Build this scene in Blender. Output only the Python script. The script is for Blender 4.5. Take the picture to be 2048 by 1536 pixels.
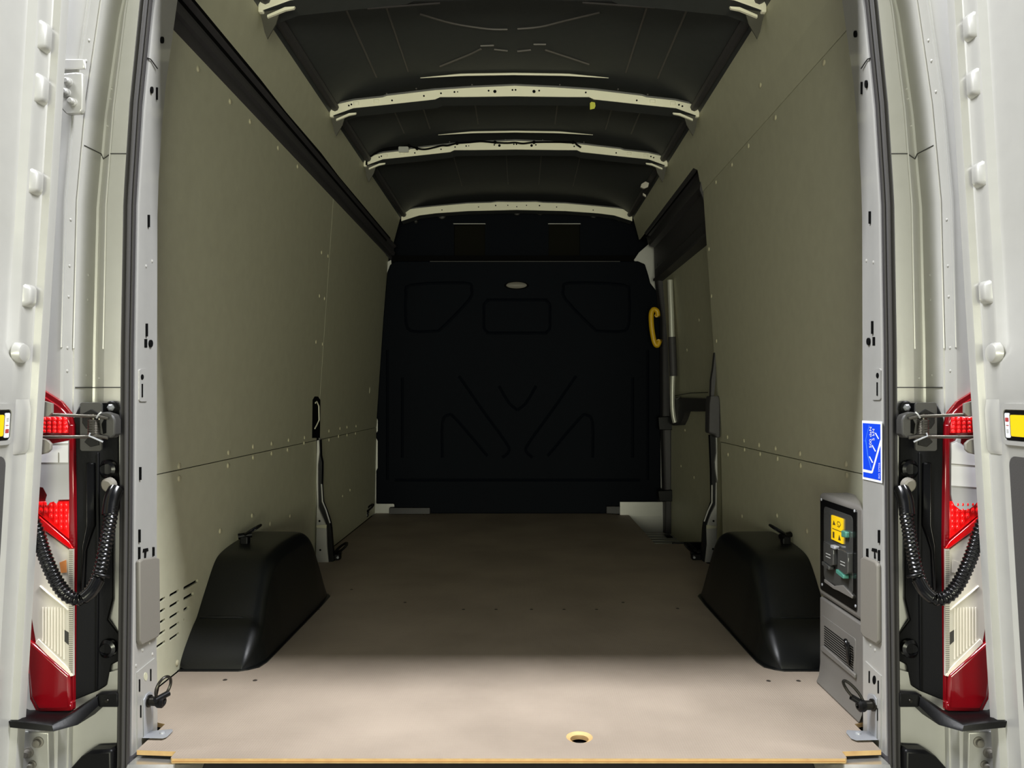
import bpy, bmesh, math, random
from mathutils import Vector, Matrix
from mathutils.geometry import tessellate_polygon
random.seed(7)
for _o in list(bpy.data.objects):
    bpy.data.objects.remove(_o)
SC = bpy.context.scene
COL = SC.collection

# ---------------------------------------------------------------- camera / light / exposure
# metres; x right, y forward into the van, z up, z = 0 is the top of the plywood load floor
F, VX, VY = 1538.0, 1041.0, 793.0            # focal length and vanishing point (2048x1536 frame)
CX, CZ = 0.023, 0.705                        # camera stands 2.3 cm right of the van axis, 0.705 m above the load floor
cam = bpy.data.cameras.new('camera')
cam.sensor_width = 36.0
cam.lens = F / 2048 * 36.0
cam.shift_x = (1024 - VX) / 2048
cam.shift_y = (VY - 768) / 2048
cam.clip_start = 0.02
camo = bpy.data.objects.new('camera', cam)
COL.objects.link(camo)
camo.location = (CX, 0, CZ)
camo.rotation_euler = (math.pi / 2, 0, 0)
SC.camera = camo

W = bpy.data.worlds.new('world')
SC.world = W
W.use_nodes = True
W.node_tree.nodes['Background'].inputs[0].default_value = (0.64, 0.75, 1.0, 1)
W.node_tree.nodes['Background'].inputs[1].default_value = 0.11


def area(name, loc, size, energy, color, target):
    l = bpy.data.lights.new(name, 'AREA')
    l.shape = 'RECTANGLE'
    l.size, l.size_y = size
    l.energy = energy
    l.color = color
    o = bpy.data.objects.new(name, l)
    COL.objects.link(o)
    o.location = loc
    o.rotation_euler = (Vector(target) - Vector(loc)).to_track_quat('-Z', 'Y').to_euler()
    return o


# two ceiling strip lamps just behind the open doors, and an added low fill light behind the camera to brighten the roof bows
for _x in (-2.1, 2.1):
    area('ceiling_lamp', (_x, 0.79, 4.2), (2.4, 0.34), 520, (0.95, 0.965, 1.0), (_x, 1.15, 0.0))
area('rear_fill', (0.1, -3.0, 0.42), (2.2, 0.9), 155, (0.98, 0.99, 0.77), (0.0, 1.5, 0.95))

SC.view_settings.view_transform = 'Standard'
SC.view_settings.look = 'None'
SC.view_settings.exposure = 0.0
SC.view_settings.gamma = 1.0
SC.view_settings.use_curve_mapping = False


# ---------------------------------------------------------------- materials
def lin(c):
    return tuple(((v / 255) / 12.92 if v / 255 <= 0.04045 else ((v / 255 + 0.055) / 1.055) ** 2.4) for v in c) + (1.0,)


def mat(name, rgb, rough=0.5, metal=0.0, coat=0.0, grain=0.0, scale=60.0, bump=0.0, spec=0.5, emit=0.0, trans=0.0):
    m = bpy.data.materials.new(name)
    m.use_nodes = True
    nt = m.node_tree
    b = nt.nodes['Principled BSDF']
    b.inputs['Base Color'].default_value = lin(rgb)
    b.inputs['Roughness'].default_value = rough
    b.inputs['Metallic'].default_value = metal
    b.inputs['Coat Weight'].default_value = coat
    b.inputs['Specular IOR Level'].default_value = spec
    b.inputs['Transmission Weight'].default_value = trans
    if emit:
        b.inputs['Emission Color'].default_value = lin(rgb)
        b.inputs['Emission Strength'].default_value = emit
    if grain or bump:
        tc = nt.nodes.new('ShaderNodeTexCoord')
        n = nt.nodes.new('ShaderNodeTexNoise')
        n.inputs['Scale'].default_value = scale
        n.inputs['Detail'].default_value = 5
        nt.links.new(tc.outputs['Object'], n.inputs['Vector'])
        if grain:
            mx = nt.nodes.new('ShaderNodeMixRGB')
            mx.blend_type = 'OVERLAY'
            mx.inputs[0].default_value = grain
            mx.inputs[1].default_value = lin(rgb)
            nt.links.new(n.outputs['Fac'], mx.inputs[2])
            nt.links.new(mx.outputs[0], b.inputs['Base Color'])
        if bump:
            bp = nt.nodes.new('ShaderNodeBump')
            bp.inputs['Strength'].default_value = bump
            bp.inputs['Distance'].default_value = 0.002
            nt.links.new(n.outputs['Fac'], bp.inputs['Height'])
            nt.links.new(bp.outputs[0], b.inputs['Normal'])
    return m


MT = {
    'paint': mat('silver_beige_paint', (184, 183, 178), 0.36, 0.3, 0.3, 0.05, 30),
    'panel': mat('grey_wall_panel', (194, 192, 166), 0.55, grain=0.10, scale=25, bump=0.03),
    'rivet': mat('wall_rivet', (196, 190, 160), 0.38),
    'seal': mat('rubber_seal', (52, 50, 50), 0.65, bump=0.1, scale=300),
    'black': mat('black_plastic', (7, 7, 8), 0.42, bump=0.08, scale=220, spec=0.25),
    'gloss': mat('gloss_black_plastic', (8, 8, 9), 0.22, bump=0.03, scale=120),
    'arch': mat('wheel_arch_plastic', (12, 14, 15), 0.36, bump=0.12, scale=260),
    'bulk': mat('bulkhead_plastic', (3, 7, 15), 0.7, bump=0.15, scale=200, spec=0.10),
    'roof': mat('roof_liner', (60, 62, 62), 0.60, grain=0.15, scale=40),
    'rail': mat('rail_black', (60, 58, 60), 0.6, grain=0.2, scale=60),
    'dark': mat('dark_cavity', (5, 5, 5), 0.9, spec=0.1),
    'steel': mat('zinc_steel', (162, 164, 168), 0.38, 0.2),
    'dsteel': mat('dark_steel', (52, 50, 46), 0.32, 0.8),
    'wire': mat('spring_wire', (120, 116, 108), 0.28, 0.9),
    'gplas': mat('grey_plastic', (122, 118, 110), 0.55, bump=0.06, scale=260),
    'dgrey': mat('dark_grey_plate', (54, 53, 51), 0.5, bump=0.05, scale=200),
    'trim': mat('door_trim_panel', (66, 64, 62), 0.8, bump=0.2, scale=350),
    'red': mat('red_lens', (214, 8, 14), 0.16, coat=0.6),
    'dred': mat('dark_red_lens', (120, 8, 18), 0.14, coat=0.6),
    'bred': mat('bright_red_lens', (255, 16, 18), 0.18, coat=0.5),
    'clear': mat('clear_lens', (206, 200, 188), 0.12, coat=0.8),
    'mirror': mat('grey_clear_lens', (168, 168, 168), 0.15, coat=0.5),
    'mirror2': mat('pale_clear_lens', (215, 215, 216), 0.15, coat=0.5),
    'cridge': mat('lens_ridge', (236, 228, 214), 0.1, coat=1.0),
    'amber': mat('amber_bulb', (205, 130, 70), 0.3),
    'yellow': mat('yellow_plastic', (246, 202, 20), 0.4),
    'handle': mat('yellow_handle', (214, 170, 24), 0.4),
    'blue': mat('blue_sticker', (10, 68, 225), 0.5),
    'white': mat('white_print', (240, 242, 245), 0.5),
    'ltblue': mat('pale_blue_print', (70, 130, 250), 0.5),
    'pred': mat('red_print', (170, 60, 60), 0.5),
    'pgrey': mat('grey_print', (170, 170, 165), 0.5),
    'pdark': mat('dark_print', (70, 55, 20), 0.5),
    'ply': mat('plywood_edge', (206, 170, 116), 0.6, grain=0.4, scale=40),
    'ply2': mat('plywood_veneer', (176, 128, 72), 0.6),
    'cons': mat('console_plastic', (104, 101, 96), 0.5, bump=0.06, scale=260),
    'gusset': mat('gusset_steel', (74, 72, 64), 0.5),
    'bow': mat('roof_bow_brightened', (246, 242, 218), 0.45, grain=0.05, scale=30),  # paler than the body paint: extra light on the bows put into colour
    'swage': mat('roof_swage_edge', (92, 88, 84), 0.5),  # paler than the roof skin: light caught by the swages put into colour
    'satin': mat('satin_grey_tube', (190, 190, 178), 0.3, 0.2),
    'chrome': mat('satin_tube', (205, 205, 200), 0.22, 0.8),
    'green': mat('green_connector', (70, 125, 110), 0.35),
    'smoke': mat('smoked_plastic', (62, 62, 60), 0.15, coat=0.6),
    'tag': mat('yellow_green_tag', (205, 205, 80), 0.6),
    'ground': mat('garage_floor', (120, 118, 114), 0.5, grain=0.2, scale=4),
    'gwall': mat('garage_wall', (196, 194, 196), 0.8, grain=0.15, scale=6),
    'amberdark': mat('brown_recess', (17, 16, 9), 0.8, spec=0.1),
    'screw': mat('screw_head', (78, 72, 66), 0.4, 0.4),
}


def floor_material():
    m = bpy.data.materials.new('phenolic_plywood_top')
    m.use_nodes = True
    nt = m.node_tree
    b = nt.nodes['Principled BSDF']
    tc = nt.nodes.new('ShaderNodeTexCoord')
    n = nt.nodes.new('ShaderNodeTexNoise')
    n.inputs['Scale'].default_value = 3.0
    n.inputs['Detail'].default_value = 6
    nt.links.new(tc.outputs['Object'], n.inputs['Vector'])
    r = nt.nodes.new('ShaderNodeValToRGB')
    r.color_ramp.elements[0].position = 0.35
    r.color_ramp.elements[0].color = lin((150, 137, 123))
    r.color_ramp.elements[1].position = 0.65
    r.color_ramp.elements[1].color = lin((167, 153, 138))
    nt.links.new(n.outputs['Fac'], r.inputs[0])
    nt.links.new(r.outputs[0], b.inputs['Base Color'])
    b.inputs['Roughness'].default_value = 0.6
    b.inputs['Specular IOR Level'].default_value = 0.25
    v = nt.nodes.new('ShaderNodeTexVoronoi')          # small hexagon-like anti-slip dots
    v.inputs['Scale'].default_value = 190
    v.inputs['Randomness'].default_value = 0.15
    nt.links.new(tc.outputs['Object'], v.inputs['Vector'])
    bp = nt.nodes.new('ShaderNodeBump')
    bp.inputs['Strength'].default_value = 0.6
    bp.inputs['Distance'].default_value = 0.001
    nt.links.new(v.outputs['Distance'], bp.inputs['Height'])
    nt.links.new(bp.outputs[0], b.inputs['Normal'])
    return m


MT['floor'] = floor_material()


# ---------------------------------------------------------------- geometry helpers
def interp(t, v):
    if v <= t[0][0]:
        return t[0][1]
    for (a, b), (c, d) in zip(t, t[1:]):
        if v <= c:
            return b + (d - b) * (v - a) / (c - a)
    return t[-1][1]


def U(px, py, d):                      # measured image point at a known distance d -> metres
    return Vector((CX + (px - VX) / F * d, d, CZ + (VY - py) / F * d))


WALL = [(0.0, 0.857), (0.52, 0.846), (1.55, 0.776), (1.645, 0.757), (1.80, 0.715), (2.0, 0.66)]


def wx(z):
    return interp(WALL, z)


def onwall(px, py, s, off=0.0):        # where a measured point lies on the side wall
    d = 2.5
    for _ in range(40):
        z = CZ + (VY - py) / F * d
        d = (s * wx(z) - CX) * F / (px - VX)
    return Vector((s * (wx(z) - off), d, z))


BDX, BD = -0.0025, 1.550
SEALX = [(-0.10, 0.756), (0.0, 0.754), (0.4, 0.749), (0.8, 0.746), (1.09, 0.741), (1.28, 0.729), (1.48, 0.709), (1.65, 0.683), (1.80, 0.645), (1.95, 0.60)]
AD = 1.650                               # the post's inward face runs from BD to AD; its forward edge lies at AXT
AXT = [(-0.2, 0.759), (0.0, 0.758), (0.7, 0.757), (1.13, 0.756), (1.34, 0.743), (1.45, 0.727), (1.556, 0.714), (1.65, 0.694), (1.80, 0.656), (1.95, 0.61)]


def sx(z):
    return interp(SEALX, z)


def axp(z):
    return interp(AXT, z)


def onpost(px, py, s, off=0.0):        # where a measured point lies on the inward face of a rear post
    d = 1.7
    for _ in range(30):
        z = CZ + (VY - py) / F * d
        bx, bd, ax, ad = sx(z) - BDX, BD, axp(z), AD
        k = s * (px - VX) / F          # lateral slope of the sight line
        m = (ax - bx) / (ad - bd)
        # s*CX + k d = bx + m (d - bd)
        d = (bx - m * bd - s * CX) / (k - m)
    nrm = Vector((-(ad - bd), (ax - bx), 0)).normalized()
    x = s * CX + k * d
    return Vector((s * (x + nrm.x * off), d + nrm.y * off, z))


ORG = {}


def finish(name, vs, fs, m, parent=None, smooth=True, bevel=0.0, seg=2, kind=None, angle=35, mats=None, fm=None, rec=True, local=False):
    org = ORG.get(parent.name, Vector((0, 0, 0))) if parent else Vector((0, 0, 0))
    me = bpy.data.meshes.new(name)
    sub = Vector((0, 0, 0)) if local else org
    me.from_pydata([tuple(Vector(v) - sub) for v in vs], [], fs)
    if rec:
        bm = bmesh.new()
        bm.from_mesh(me)
        bmesh.ops.recalc_face_normals(bm, faces=bm.faces)
        bm.to_mesh(me)
        bm.free()
    for q in (mats or [m]):
        me.materials.append(MT[q])
    if fm:
        for p, i in zip(me.polygons, fm):
            p.material_index = i
    if smooth:
        me.shade_smooth()
        me.set_sharp_from_angle(angle=math.radians(angle))
    o = bpy.data.objects.new(name, me)
    COL.objects.link(o)
    if parent:
        o.parent = parent
    ORG[o.name] = org
    if bevel:
        b = o.modifiers.new('bevel', 'BEVEL')
        b.width = bevel
        b.segments = seg
        b.limit_method = 'ANGLE'
        b.angle_limit = math.radians(38)
        b.harden_normals = False
    if kind:
        o['kind'] = kind
    return o


def tag(o, label, cat, group=None, kind=None):
    o['label'] = label
    o['category'] = cat
    if group:
        o['group'] = group
    if kind:
        o['kind'] = kind
    return o


def thing(name, label, cat, loc, group=None, kind=None):
    o = bpy.data.objects.new(name, None)
    o.empty_display_size = 0.05
    COL.objects.link(o)
    o.location = loc
    ORG[o.name] = Vector(loc)
    return tag(o, label, cat, group, kind)


class G:                               # collects shapes for ONE mesh
    def __init__(s):
        s.v, s.f, s.m = [], [], []

    def add(s, v, f, m=0):
        b = len(s.v)
        s.v += [Vector(p) for p in v]
        s.f += [tuple(i + b for i in q) for q in f]
        s.m += [m] * len(f)
        return s

    def box(s, a, b, m=0):
        (x0, y0, z0), (x1, y1, z1) = a, b
        return s.add([(x0, y0, z0), (x1, y0, z0), (x1, y1, z0), (x0, y1, z0), (x0, y0, z1), (x1, y0, z1), (x1, y1, z1), (x0, y1, z1)],
                     [(0, 3, 2, 1), (4, 5, 6, 7), (0, 1, 5, 4), (1, 2, 6, 5), (2, 3, 7, 6), (3, 0, 4, 7)], m)

    def sheet(s, loops, f0, f1, m=0, ms=None):     # loops (outline, holes) of any 2-d points; f0 / f1 map them to the two faces
        flat = [p for l in loops for p in l]
        n = len(flat)
        tri = tessellate_polygon([[Vector((p[0], p[1], 0)) for p in l] for l in loops])
        vs = [f0(p) for p in flat] + [f1(p) for p in flat]
        fs = [tuple(t) for t in tri] + [tuple(i + n for i in reversed(t)) for t in tri]
        s.add(vs, fs, m)
        b = len(s.v) - 2 * n
        k = 0
        for l in loops:
            for i in range(len(l)):
                a, c = k + i, k + (i + 1) % len(l)
                s.f.append((b + a, b + c, b + c + n, b + a + n))
                s.m.append(m if ms is None else ms)
            k += len(l)
        return s

    def grid(s, rows, m=0, closed=False, caps=False):
        b = len(s.v)
        n = len(rows[0])
        for r in rows:
            s.v += [Vector(p) for p in r]
        for i in range(len(rows) - 1):
            for j in range(n if closed else n - 1):
                k = (j + 1) % n
                s.f.append((b + i * n + j, b + i * n + k, b + (i + 1) * n + k, b + (i + 1) * n + j))
                s.m.append(m)
        if caps:
            s.f.append(tuple(b + j for j in range(n)))
            s.f.append(tuple(b + (len(rows) - 1) * n + j for j in reversed(range(n))))
            s.m += [m, m]
        return s

    def tube(s, pts, r, n=10, m=0, closed=False):
        pts = [Vector(p) for p in pts]
        rr = r if isinstance(r, (list, tuple)) else [r] * len(pts)
        rows = []
        up = None
        N = len(pts)
        for i, p in enumerate(pts):
            if closed:
                t = (pts[(i + 1) % N] - pts[i - 1]).normalized()
            else:
                t = (pts[min(i + 1, N - 1)] - pts[max(i - 1, 0)]).normalized()
            if up is None:
                up = Vector((0, 0, 1)) if abs(t.z) < 0.9 else Vector((1, 0, 0))
            a = t.cross(up).normalized()
            up = a.cross(t).normalized()
            rows.append([p + (a * math.cos(2 * math.pi * j / n) + up * math.sin(2 * math.pi * j / n)) * rr[i] for j in range(n)])
        if closed:
            rows.append(rows[0])
            return s.grid(rows, m, True)
        return s.grid(rows, m, True, True)

    def cyl(s, a, b, r, n=16, m=0, r2=None):
        return s.tube([a, b], [r, r if r2 is None else r2], n, m)

    def lathe(s, c, axis, prof, n=20, m=0):        # prof: (radius, offset along the axis)
        ax = Vector(axis).normalized()
        u = ax.cross(Vector((0, 0, 1)) if abs(ax.z) < 0.9 else Vector((1, 0, 0))).normalized()
        w = ax.cross(u)
        rows = [[Vector(c) + ax * h + (u * math.cos(2 * math.pi * j / n) + w * math.sin(2 * math.pi * j / n)) * max(r, 1e-4) for j in range(n)] for r, h in prof]
        return s.grid(rows, m, True, True)

    def out(s, name, m, parent=None, **k):
        if isinstance(m, (list, tuple)):
            return finish(name, s.v, s.f, None, parent, mats=m, fm=s.m, rec=k.pop('rec', True), **k)
        return finish(name, s.v, s.f, m, parent, **k)


def arc(c, r, a0, a1, n):
    return [(c[0] + r * math.cos(math.radians(a0 + (a1 - a0) * i / n)), c[1] + r * math.sin(math.radians(a0 + (a1 - a0) * i / n))) for i in range(n + 1)]


def rrect(x0, y0, x1, y1, r, n=4):
    return arc((x1 - r, y1 - r), r, 0, 90, n) + arc((x0 + r, y1 - r), r, 90, 180, n) + arc((x0 + r, y0 + r), r, 180, 270, n) + arc((x1 - r, y0 + r), r, 270, 360, n)


def ell(cx, cy, rx, ry, n=16):
    return [(cx + rx * math.cos(2 * math.pi * i / n), cy + ry * math.sin(2 * math.pi * i / n)) for i in range(n)]


def plate(name, poly, d0, d1, m, parent=None, **k):        # plate standing across the van, outline measured at distance d0
    def q(p, d):
        v = U(p[0], p[1], d0)
        return Vector((v.x, d, v.z))
    return G().sheet([poly], lambda p: q(p, d0), lambda p: q(p, d1)).out(name, m, parent, **k)


def smoothpts(pts, n=6):
    pts = [Vector(p) for p in pts]
    res = []
    for i in range(len(pts) - 1):
        p0, p1, p2, p3 = pts[max(i - 1, 0)], pts[i], pts[i + 1], pts[min(i + 2, len(pts) - 1)]
        for j in range(n):
            t = j / n
            res.append(0.5 * ((2 * p1) + (p2 - p0) * t + (2 * p0 - 5 * p1 + 4 * p2 - p3) * t * t + (3 * p1 - p0 - 3 * p2 + p3) * t ** 3))
    res.append(pts[-1])
    return res


def stamp(mesh_obj_name, me, loc, parent, rot=None, scale=None):   # copy of a small shared mesh as a part
    o = bpy.data.objects.new(mesh_obj_name, me)
    COL.objects.link(o)
    o.parent = parent
    o.location = Vector(loc) - ORG.get(parent.name, Vector((0, 0, 0)))
    if rot is not None:
        o.rotation_euler = rot
    if scale is not None:
        o.scale = scale
    return o


def text_mesh(body, size, depth=0.0004):
    c = bpy.data.curves.new('lettering', 'FONT')
    c.body = body
    c.size = size
    c.extrude = depth
    c.align_x = 'LEFT'
    o = bpy.data.objects.new('lettering', c)
    COL.objects.link(o)
    dg = bpy.context.evaluated_depsgraph_get()
    me = bpy.data.meshes.new_from_object(o.evaluated_get(dg))
    bpy.data.objects.remove(o)
    return me

# ================================================================ THE PLACE AROUND THE VAN
gr = G().box((-9, -7, -0.72), (9, 11, -0.62)).out('ground', 'ground', smooth=False)
tag(gr, 'grey concrete garage floor below the van', 'floor', kind='structure')
bw = G().box((-9, 8.6, -0.62), (9, 8.75, 3.4)).out('wall_garage', 'gwall', smooth=False)
tag(bw, 'pale grey garage wall far behind the van', 'wall', kind='structure')

# outer body skin: keeps daylight out of the load space
g = G()
for s in (-1, 1):
    g.box((s * 0.99 - 0.012, 1.60, -0.25), (s * 0.99 + 0.012, 5.3, 1.55))
    a, b = Vector((s * 0.99, 0, 1.55)), Vector((s * 0.80, 0, 2.06))
    g.add([(a.x, 1.6, a.z), (b.x, 1.6, b.z), (b.x, 5.3, b.z), (a.x, 5.3, a.z), (a.x + s * .02, 1.6, a.z + .01), (b.x + s * .02, 1.6, b.z + .01), (b.x + s * .02, 5.3, b.z + .01), (a.x + s * .02, 5.3, a.z + .01)],
          [(0, 1, 2, 3), (4, 5, 6, 7), (0, 1, 5, 4), (1, 2, 6, 5), (2, 3, 7, 6), (3, 0, 4, 7)])
g.box((-0.82, 1.50, 2.05), (0.82, 5.3, 2.075))
g.box((-1.0, 5.29, -0.25), (1.0, 5.31, 2.06))
g.box((-1.0, 1.62, -0.25), (1.0, 5.3, -0.235))
tag(g.out('wall_outer', 'paint', smooth=False), 'silver beige outer body shell of the van around the load space', 'van body', kind='structure')

# ================================================================ FLOOR
fl = thing('floor', 'grey-brown anti-slip plywood load floor with exposed yellow edge', 'floor', (0, 1.5, 0), kind='structure')
outline = [(-0.656, 1.4975), (0.656, 1.4975), (0.660, 1.502), (0.661, 1.527), (0.742, 1.533), (0.742, 1.655), (0.775, 1.668), (0.853, 1.865),
           (0.853, 3.20), (0.81, 3.25), (0.81, 3.676), (0.667, 3.676), (0.667, 4.60), (0.64, 4.67), (-0.850, 4.67), (-0.853, 3.2), (-0.853, 1.865),
           (-0.775, 1.668), (-0.742, 1.655), (-0.742, 1.533), (-0.661, 1.527), (-0.660, 1.502)]
HC = (0.145, 1.592)
hole = ell(HC[0], HC[1], 0.0275, 0.0275, 28)
g = G().sheet([outline, hole[::-1]], lambda p: Vector((p[0], p[1], 0)), lambda p: Vector((p[0], p[1], -0.0095)), 0, 1)
g.out('plywood_sheet', ['floor', 'ply'], fl, angle=30, smooth=False)
# rebated ring in the plywood around the drain hole
rows = []
for r, z in ((0.0276, -0.0002), (0.019, -0.004), (0.0185, -0.013)):
    rows.append([(HC[0] + r * math.cos(t * math.pi / 14), HC[1] + r * math.sin(t * math.pi / 14), z) for t in range(28)])
G().grid(rows, 0, True).out('hole_rim', 'ply', fl)
G().lathe((HC[0], HC[1], -0.03), (0, 0, 1), [(0.03, 0), (0.03, 0.012)], 24).out('hole_bottom', 'dark', fl)
# dark line of glued veneers in the cut edge
G().box((-0.655, 1.4965, -0.0060), (0.655, 1.4976, -0.0045)).out('veneer_line', 'ply2', fl, smooth=False)
sc = G().lathe((0, 0, 0), (0, 0, 1), [(0.0055, 0), (0.0055, 0.0008), (0.004, 0.0014), (0.002, 0.0006)], 14).out('screw', 'screw', fl, local=True)
sm = sc.data
first = True
spots = [(450, 1360), (510, 1361), (1537, 1362), (1597, 1362), (927, 1219), (992, 1219), (1063, 1219), (1128, 1219), (1193, 1219), (810, 1205), (1246, 1205), (1355, 1217), (847, 1030), (1225, 1028), (636, 1219), (703, 1179)]
for px, py in spots:
    d = CZ * F / (py - VY)
    p = Vector((CX + (px - VX) / F * d, d, 0.0))
    if first:
        sc.location = p - ORG[fl.name]
        first = False
    else:
        stamp('screw', sm, p, fl)
# subfloor and rear sill
sub = G().box((-0.9, 1.56, -0.24), (0.9, 3.66, -0.02)).box((-0.9, 3.66, -0.24), (0.66, 4.68, -0.02)).out('floor_pan', 'dark', fl, smooth=False)
sill = thing('trim_sill', 'dark painted metal sill running under the rear floor edge', 'sill', (0, 1.5, -0.1), kind='structure')
rows = []
for x in [-0.80 + 0.05 * i for i in range(33)]:
    e = max(0.0, abs(x) - 0.62) * 0.05
    rows.append([(x, 1.560, -0.016), (x, 1.545, -0.016), (x, 1.512 - e, -0.022), (x, 1.496 - e, -0.034), (x, 1.492 - e, -0.06), (x, 1.492, -0.25)])
G().grid(rows).out('sill_skin', 'rail', sill)
for s in (-1, 1):
    g = G()
    rows = []
    for i in range(9):
        t = i / 8
        x = s * (0.60 + 0.145 * t)
        rows.append([(x, 1.56, -0.017), (x, 1.513 - 0.010 * t, -0.0185 + 0.004 * t), (x, 1.500 - 0.008 * t, -0.027), (x, 1.497 - .006 * t, -0.05)])
    g.grid(rows).out('sill_corner', 'chrome', sill)

# ================================================================ SIDE WALLS
dome = None


def rivet_mesh():
    g = G().lathe((0, 0, 0), (1, 0, 0), [(0.0080, -0.0005), (0.0080, 0.0010), (0.0068, 0.0024), (0.0045, 0.0033), (0.0001, 0.0037)], 14)
    o = g.out('rivet', 'rivet')
    me = o.data
    bpy.data.objects.remove(o)
    return me


RIV = rivet_mesh()


def wpanel(name, s, loops, mt, parent, th=0.006):
    def f(p, off):
        return Vector((s * (wx(p[1]) + off), p[0], p[1]))
    return G().sheet(loops, lambda p: f(p, 0.0), lambda p: f(p, th)).out(name, mt, parent, smooth=False)


def wall_side(s):
    side = 'left' if s < 0 else 'right'
    w = thing('wall_' + side, 'grey lined %s wall of the load space with riveted panels' % side, 'wall', (s * 0.857, 1.8, 0), kind='structure')
    # dark backing behind the joints
    g = G()
    for z0, z1 in ((0.0, 1.55), (1.55, 1.645), (1.645, 1.83)):
        for d0, d1 in (((1.7, 4.68),) if s < 0 else ((1.7, 3.2),) if z1 < 1.6 else ((1.7, 4.68),)):
            o = 0.009
            n = 3 if z0 == 0.0 else 1
            zz = [z0, 0.52, z1] if z0 == 0 else [z0, z1]
            for a, b in zip(zz, zz[1:]):
                g.add([(s * (wx(a) + o), d0, a), (s * (wx(a) + o), d1, a), (s * (wx(b) + o), d1, b), (s * (wx(b) + o), d0, b)], [(0, 1, 2, 3)])
    if s > 0:
        g = G()
        for a, b in ((0.0, 0.52), (0.52, 1.55), (1.55, 1.645), (1.645, 1.83)):
            d1 = 3.2 if a < 1.6 else 4.68
            o = 0.012 if a < 1.6 else 0.009
            g.add([(s * (wx(a) + o), 1.7, a), (s * (wx(a) + o), d1, a), (s * (wx(b) + o), d1, b), (s * (wx(b) + o), 1.7, b)], [(0, 1, 2, 3)])
    g.out('wall_backing', 'dark', w, smooth=False)
    jd = 3.285 if s < 0 else 3.165
    holes = []
    if s < 0:                           # louvre slots cut through the lower panel
        for (x0, y0, x1, y1) in [(367, 1178, 396, 1160), (367, 1199, 387, 1186), (367, 1222, 378, 1212),
                                 (339, 1192, 358, 1181), (339, 1214, 358, 1203), (339, 1236, 358, 1225), (339, 1258, 358, 1246), (339, 1280, 358, 1267),
                                 (309, 1208, 330, 1196), (309, 1231, 330, 1218), (309, 1252, 330, 1240), (309, 1275, 330, 1262), (309, 1297, 330, 1284)]:
            a, b = onwall(x0, y0, s), onwall(x1, y1, s)
            z = (a.z + b.z) / 2
            holes.append(rrect(a.y, z - 0.0042, b.y, z + 0.0042, 0.003, 2)[::-1])
        a = onwall(367.5, 1239, s)
        holes.append(ell(a.y, a.z, 0.003, 0.003, 8)[::-1])
    lo_r = wpanel('lower_panel', s, [[(1.70, 0.001), (jd - 0.006, 0.001), (jd - 0.006, 0.517), (1.70, 0.517)]] + holes, 'panel', w)
    up_r = wpanel('upper_panel', s, [[(1.70, 0.5195), (jd - (0.004 if s < 0 else -0.01), 0.5195), (jd - (0.004 if s < 0 else -0.005), 1.549), (1.70, 1.549)]], 'panel', w)
    if s < 0:
        lo_f = wpanel('lower_panel', s, [[(jd, 0.001), (4.66, 0.001), (4.66, 0.517), (jd, 0.517)]], 'panel', w)
        up_f = wpanel('upper_panel', s, [[(jd, 0.5195), (4.66, 0.5195), (4.66, 1.549), (jd, 1.549)], ell(4.35, 0.74, 0.012, 0.02, 10)[::-1]], 'panel', w)
        top = wpanel('top_panel', s, [[(1.70, 1.645), (4.72, 1.645), (4.72, 1.83), (1.70, 1.83)]], 'panel', w)
        pts = [(358, 932, 1), (358, 957, 0), (457, 905, 1), (456, 931, 0), (506, 893, 1), (506, 915, 0), (543, 887, 1), (543, 907, 0), (577, 880, 1), (575, 900, 0), (609, 875, 1), (608, 886, 0),
               (396, 138, 1), (460, 203, 1), (500, 243, 1), (556, 296, 1), (595, 333, 1), (632, 684, 1), (639, 592, 1), (643, 505, 1),
               (440, 1062, 0), (504, 1031, 0), (540, 1048, 0), (580, 1032, 0), (354, 1326, 0),
               (658, 862, 3), (658, 880, 2), (680, 857, 3), (677, 873, 2), (694, 854, 3), (694, 870, 2), (712, 852, 3), (711, 867, 2), (656, 512, 3), (649, 597, 3), (645, 688, 3), (685, 992, 2), (700, 1060 - 80, 2)]
        par = {0: lo_r, 1: up_r, 2: lo_f, 3: up_f}
    else:
        # below the diagonal joint line the rear panel carries on up to the roof
        top = wpanel('top_panel', s, [[(1.70, 1.5515), (3.19, 1.5515), (3.19, 1.645), (3.24, 1.668), (4.72, 1.668), (4.72, 1.83), (1.70, 1.83), (1.70, 1.645)]], 'panel', w)
        pts = [(1464, 329, 1), (1432, 364, 1), (1418, 498, 1), (1423, 592, 1), (1433, 682, 1), (1455, 874, 1), (1488, 881, 1), (1489, 899, 0), (1518, 890, 1), (1520, 908, 0), (1551, 897, 1), (1555, 917, 0),
               (1600, 907, 1), (1601, 931, 0), (1692, 928, 1), (1694, 950, 0), (1456, 909, 0), (1521, 170, 2), (1551, 235, 1), (1497, 292, 1), (1648, 125, 1), (1484, 1032, 0), (1554, 1031, 0), (1614, 1062, 0)]
        par = {0: lo_r, 1: up_r, 2: top}
    for px, py, k in pts:
        p = onwall(px, py, s)
        stamp('rivet', RIV, p, par[k], rot=(0, 0, 0 if s < 0 else math.pi))
    return w


wl = wall_side(-1)
wr = wall_side(1)

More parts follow.
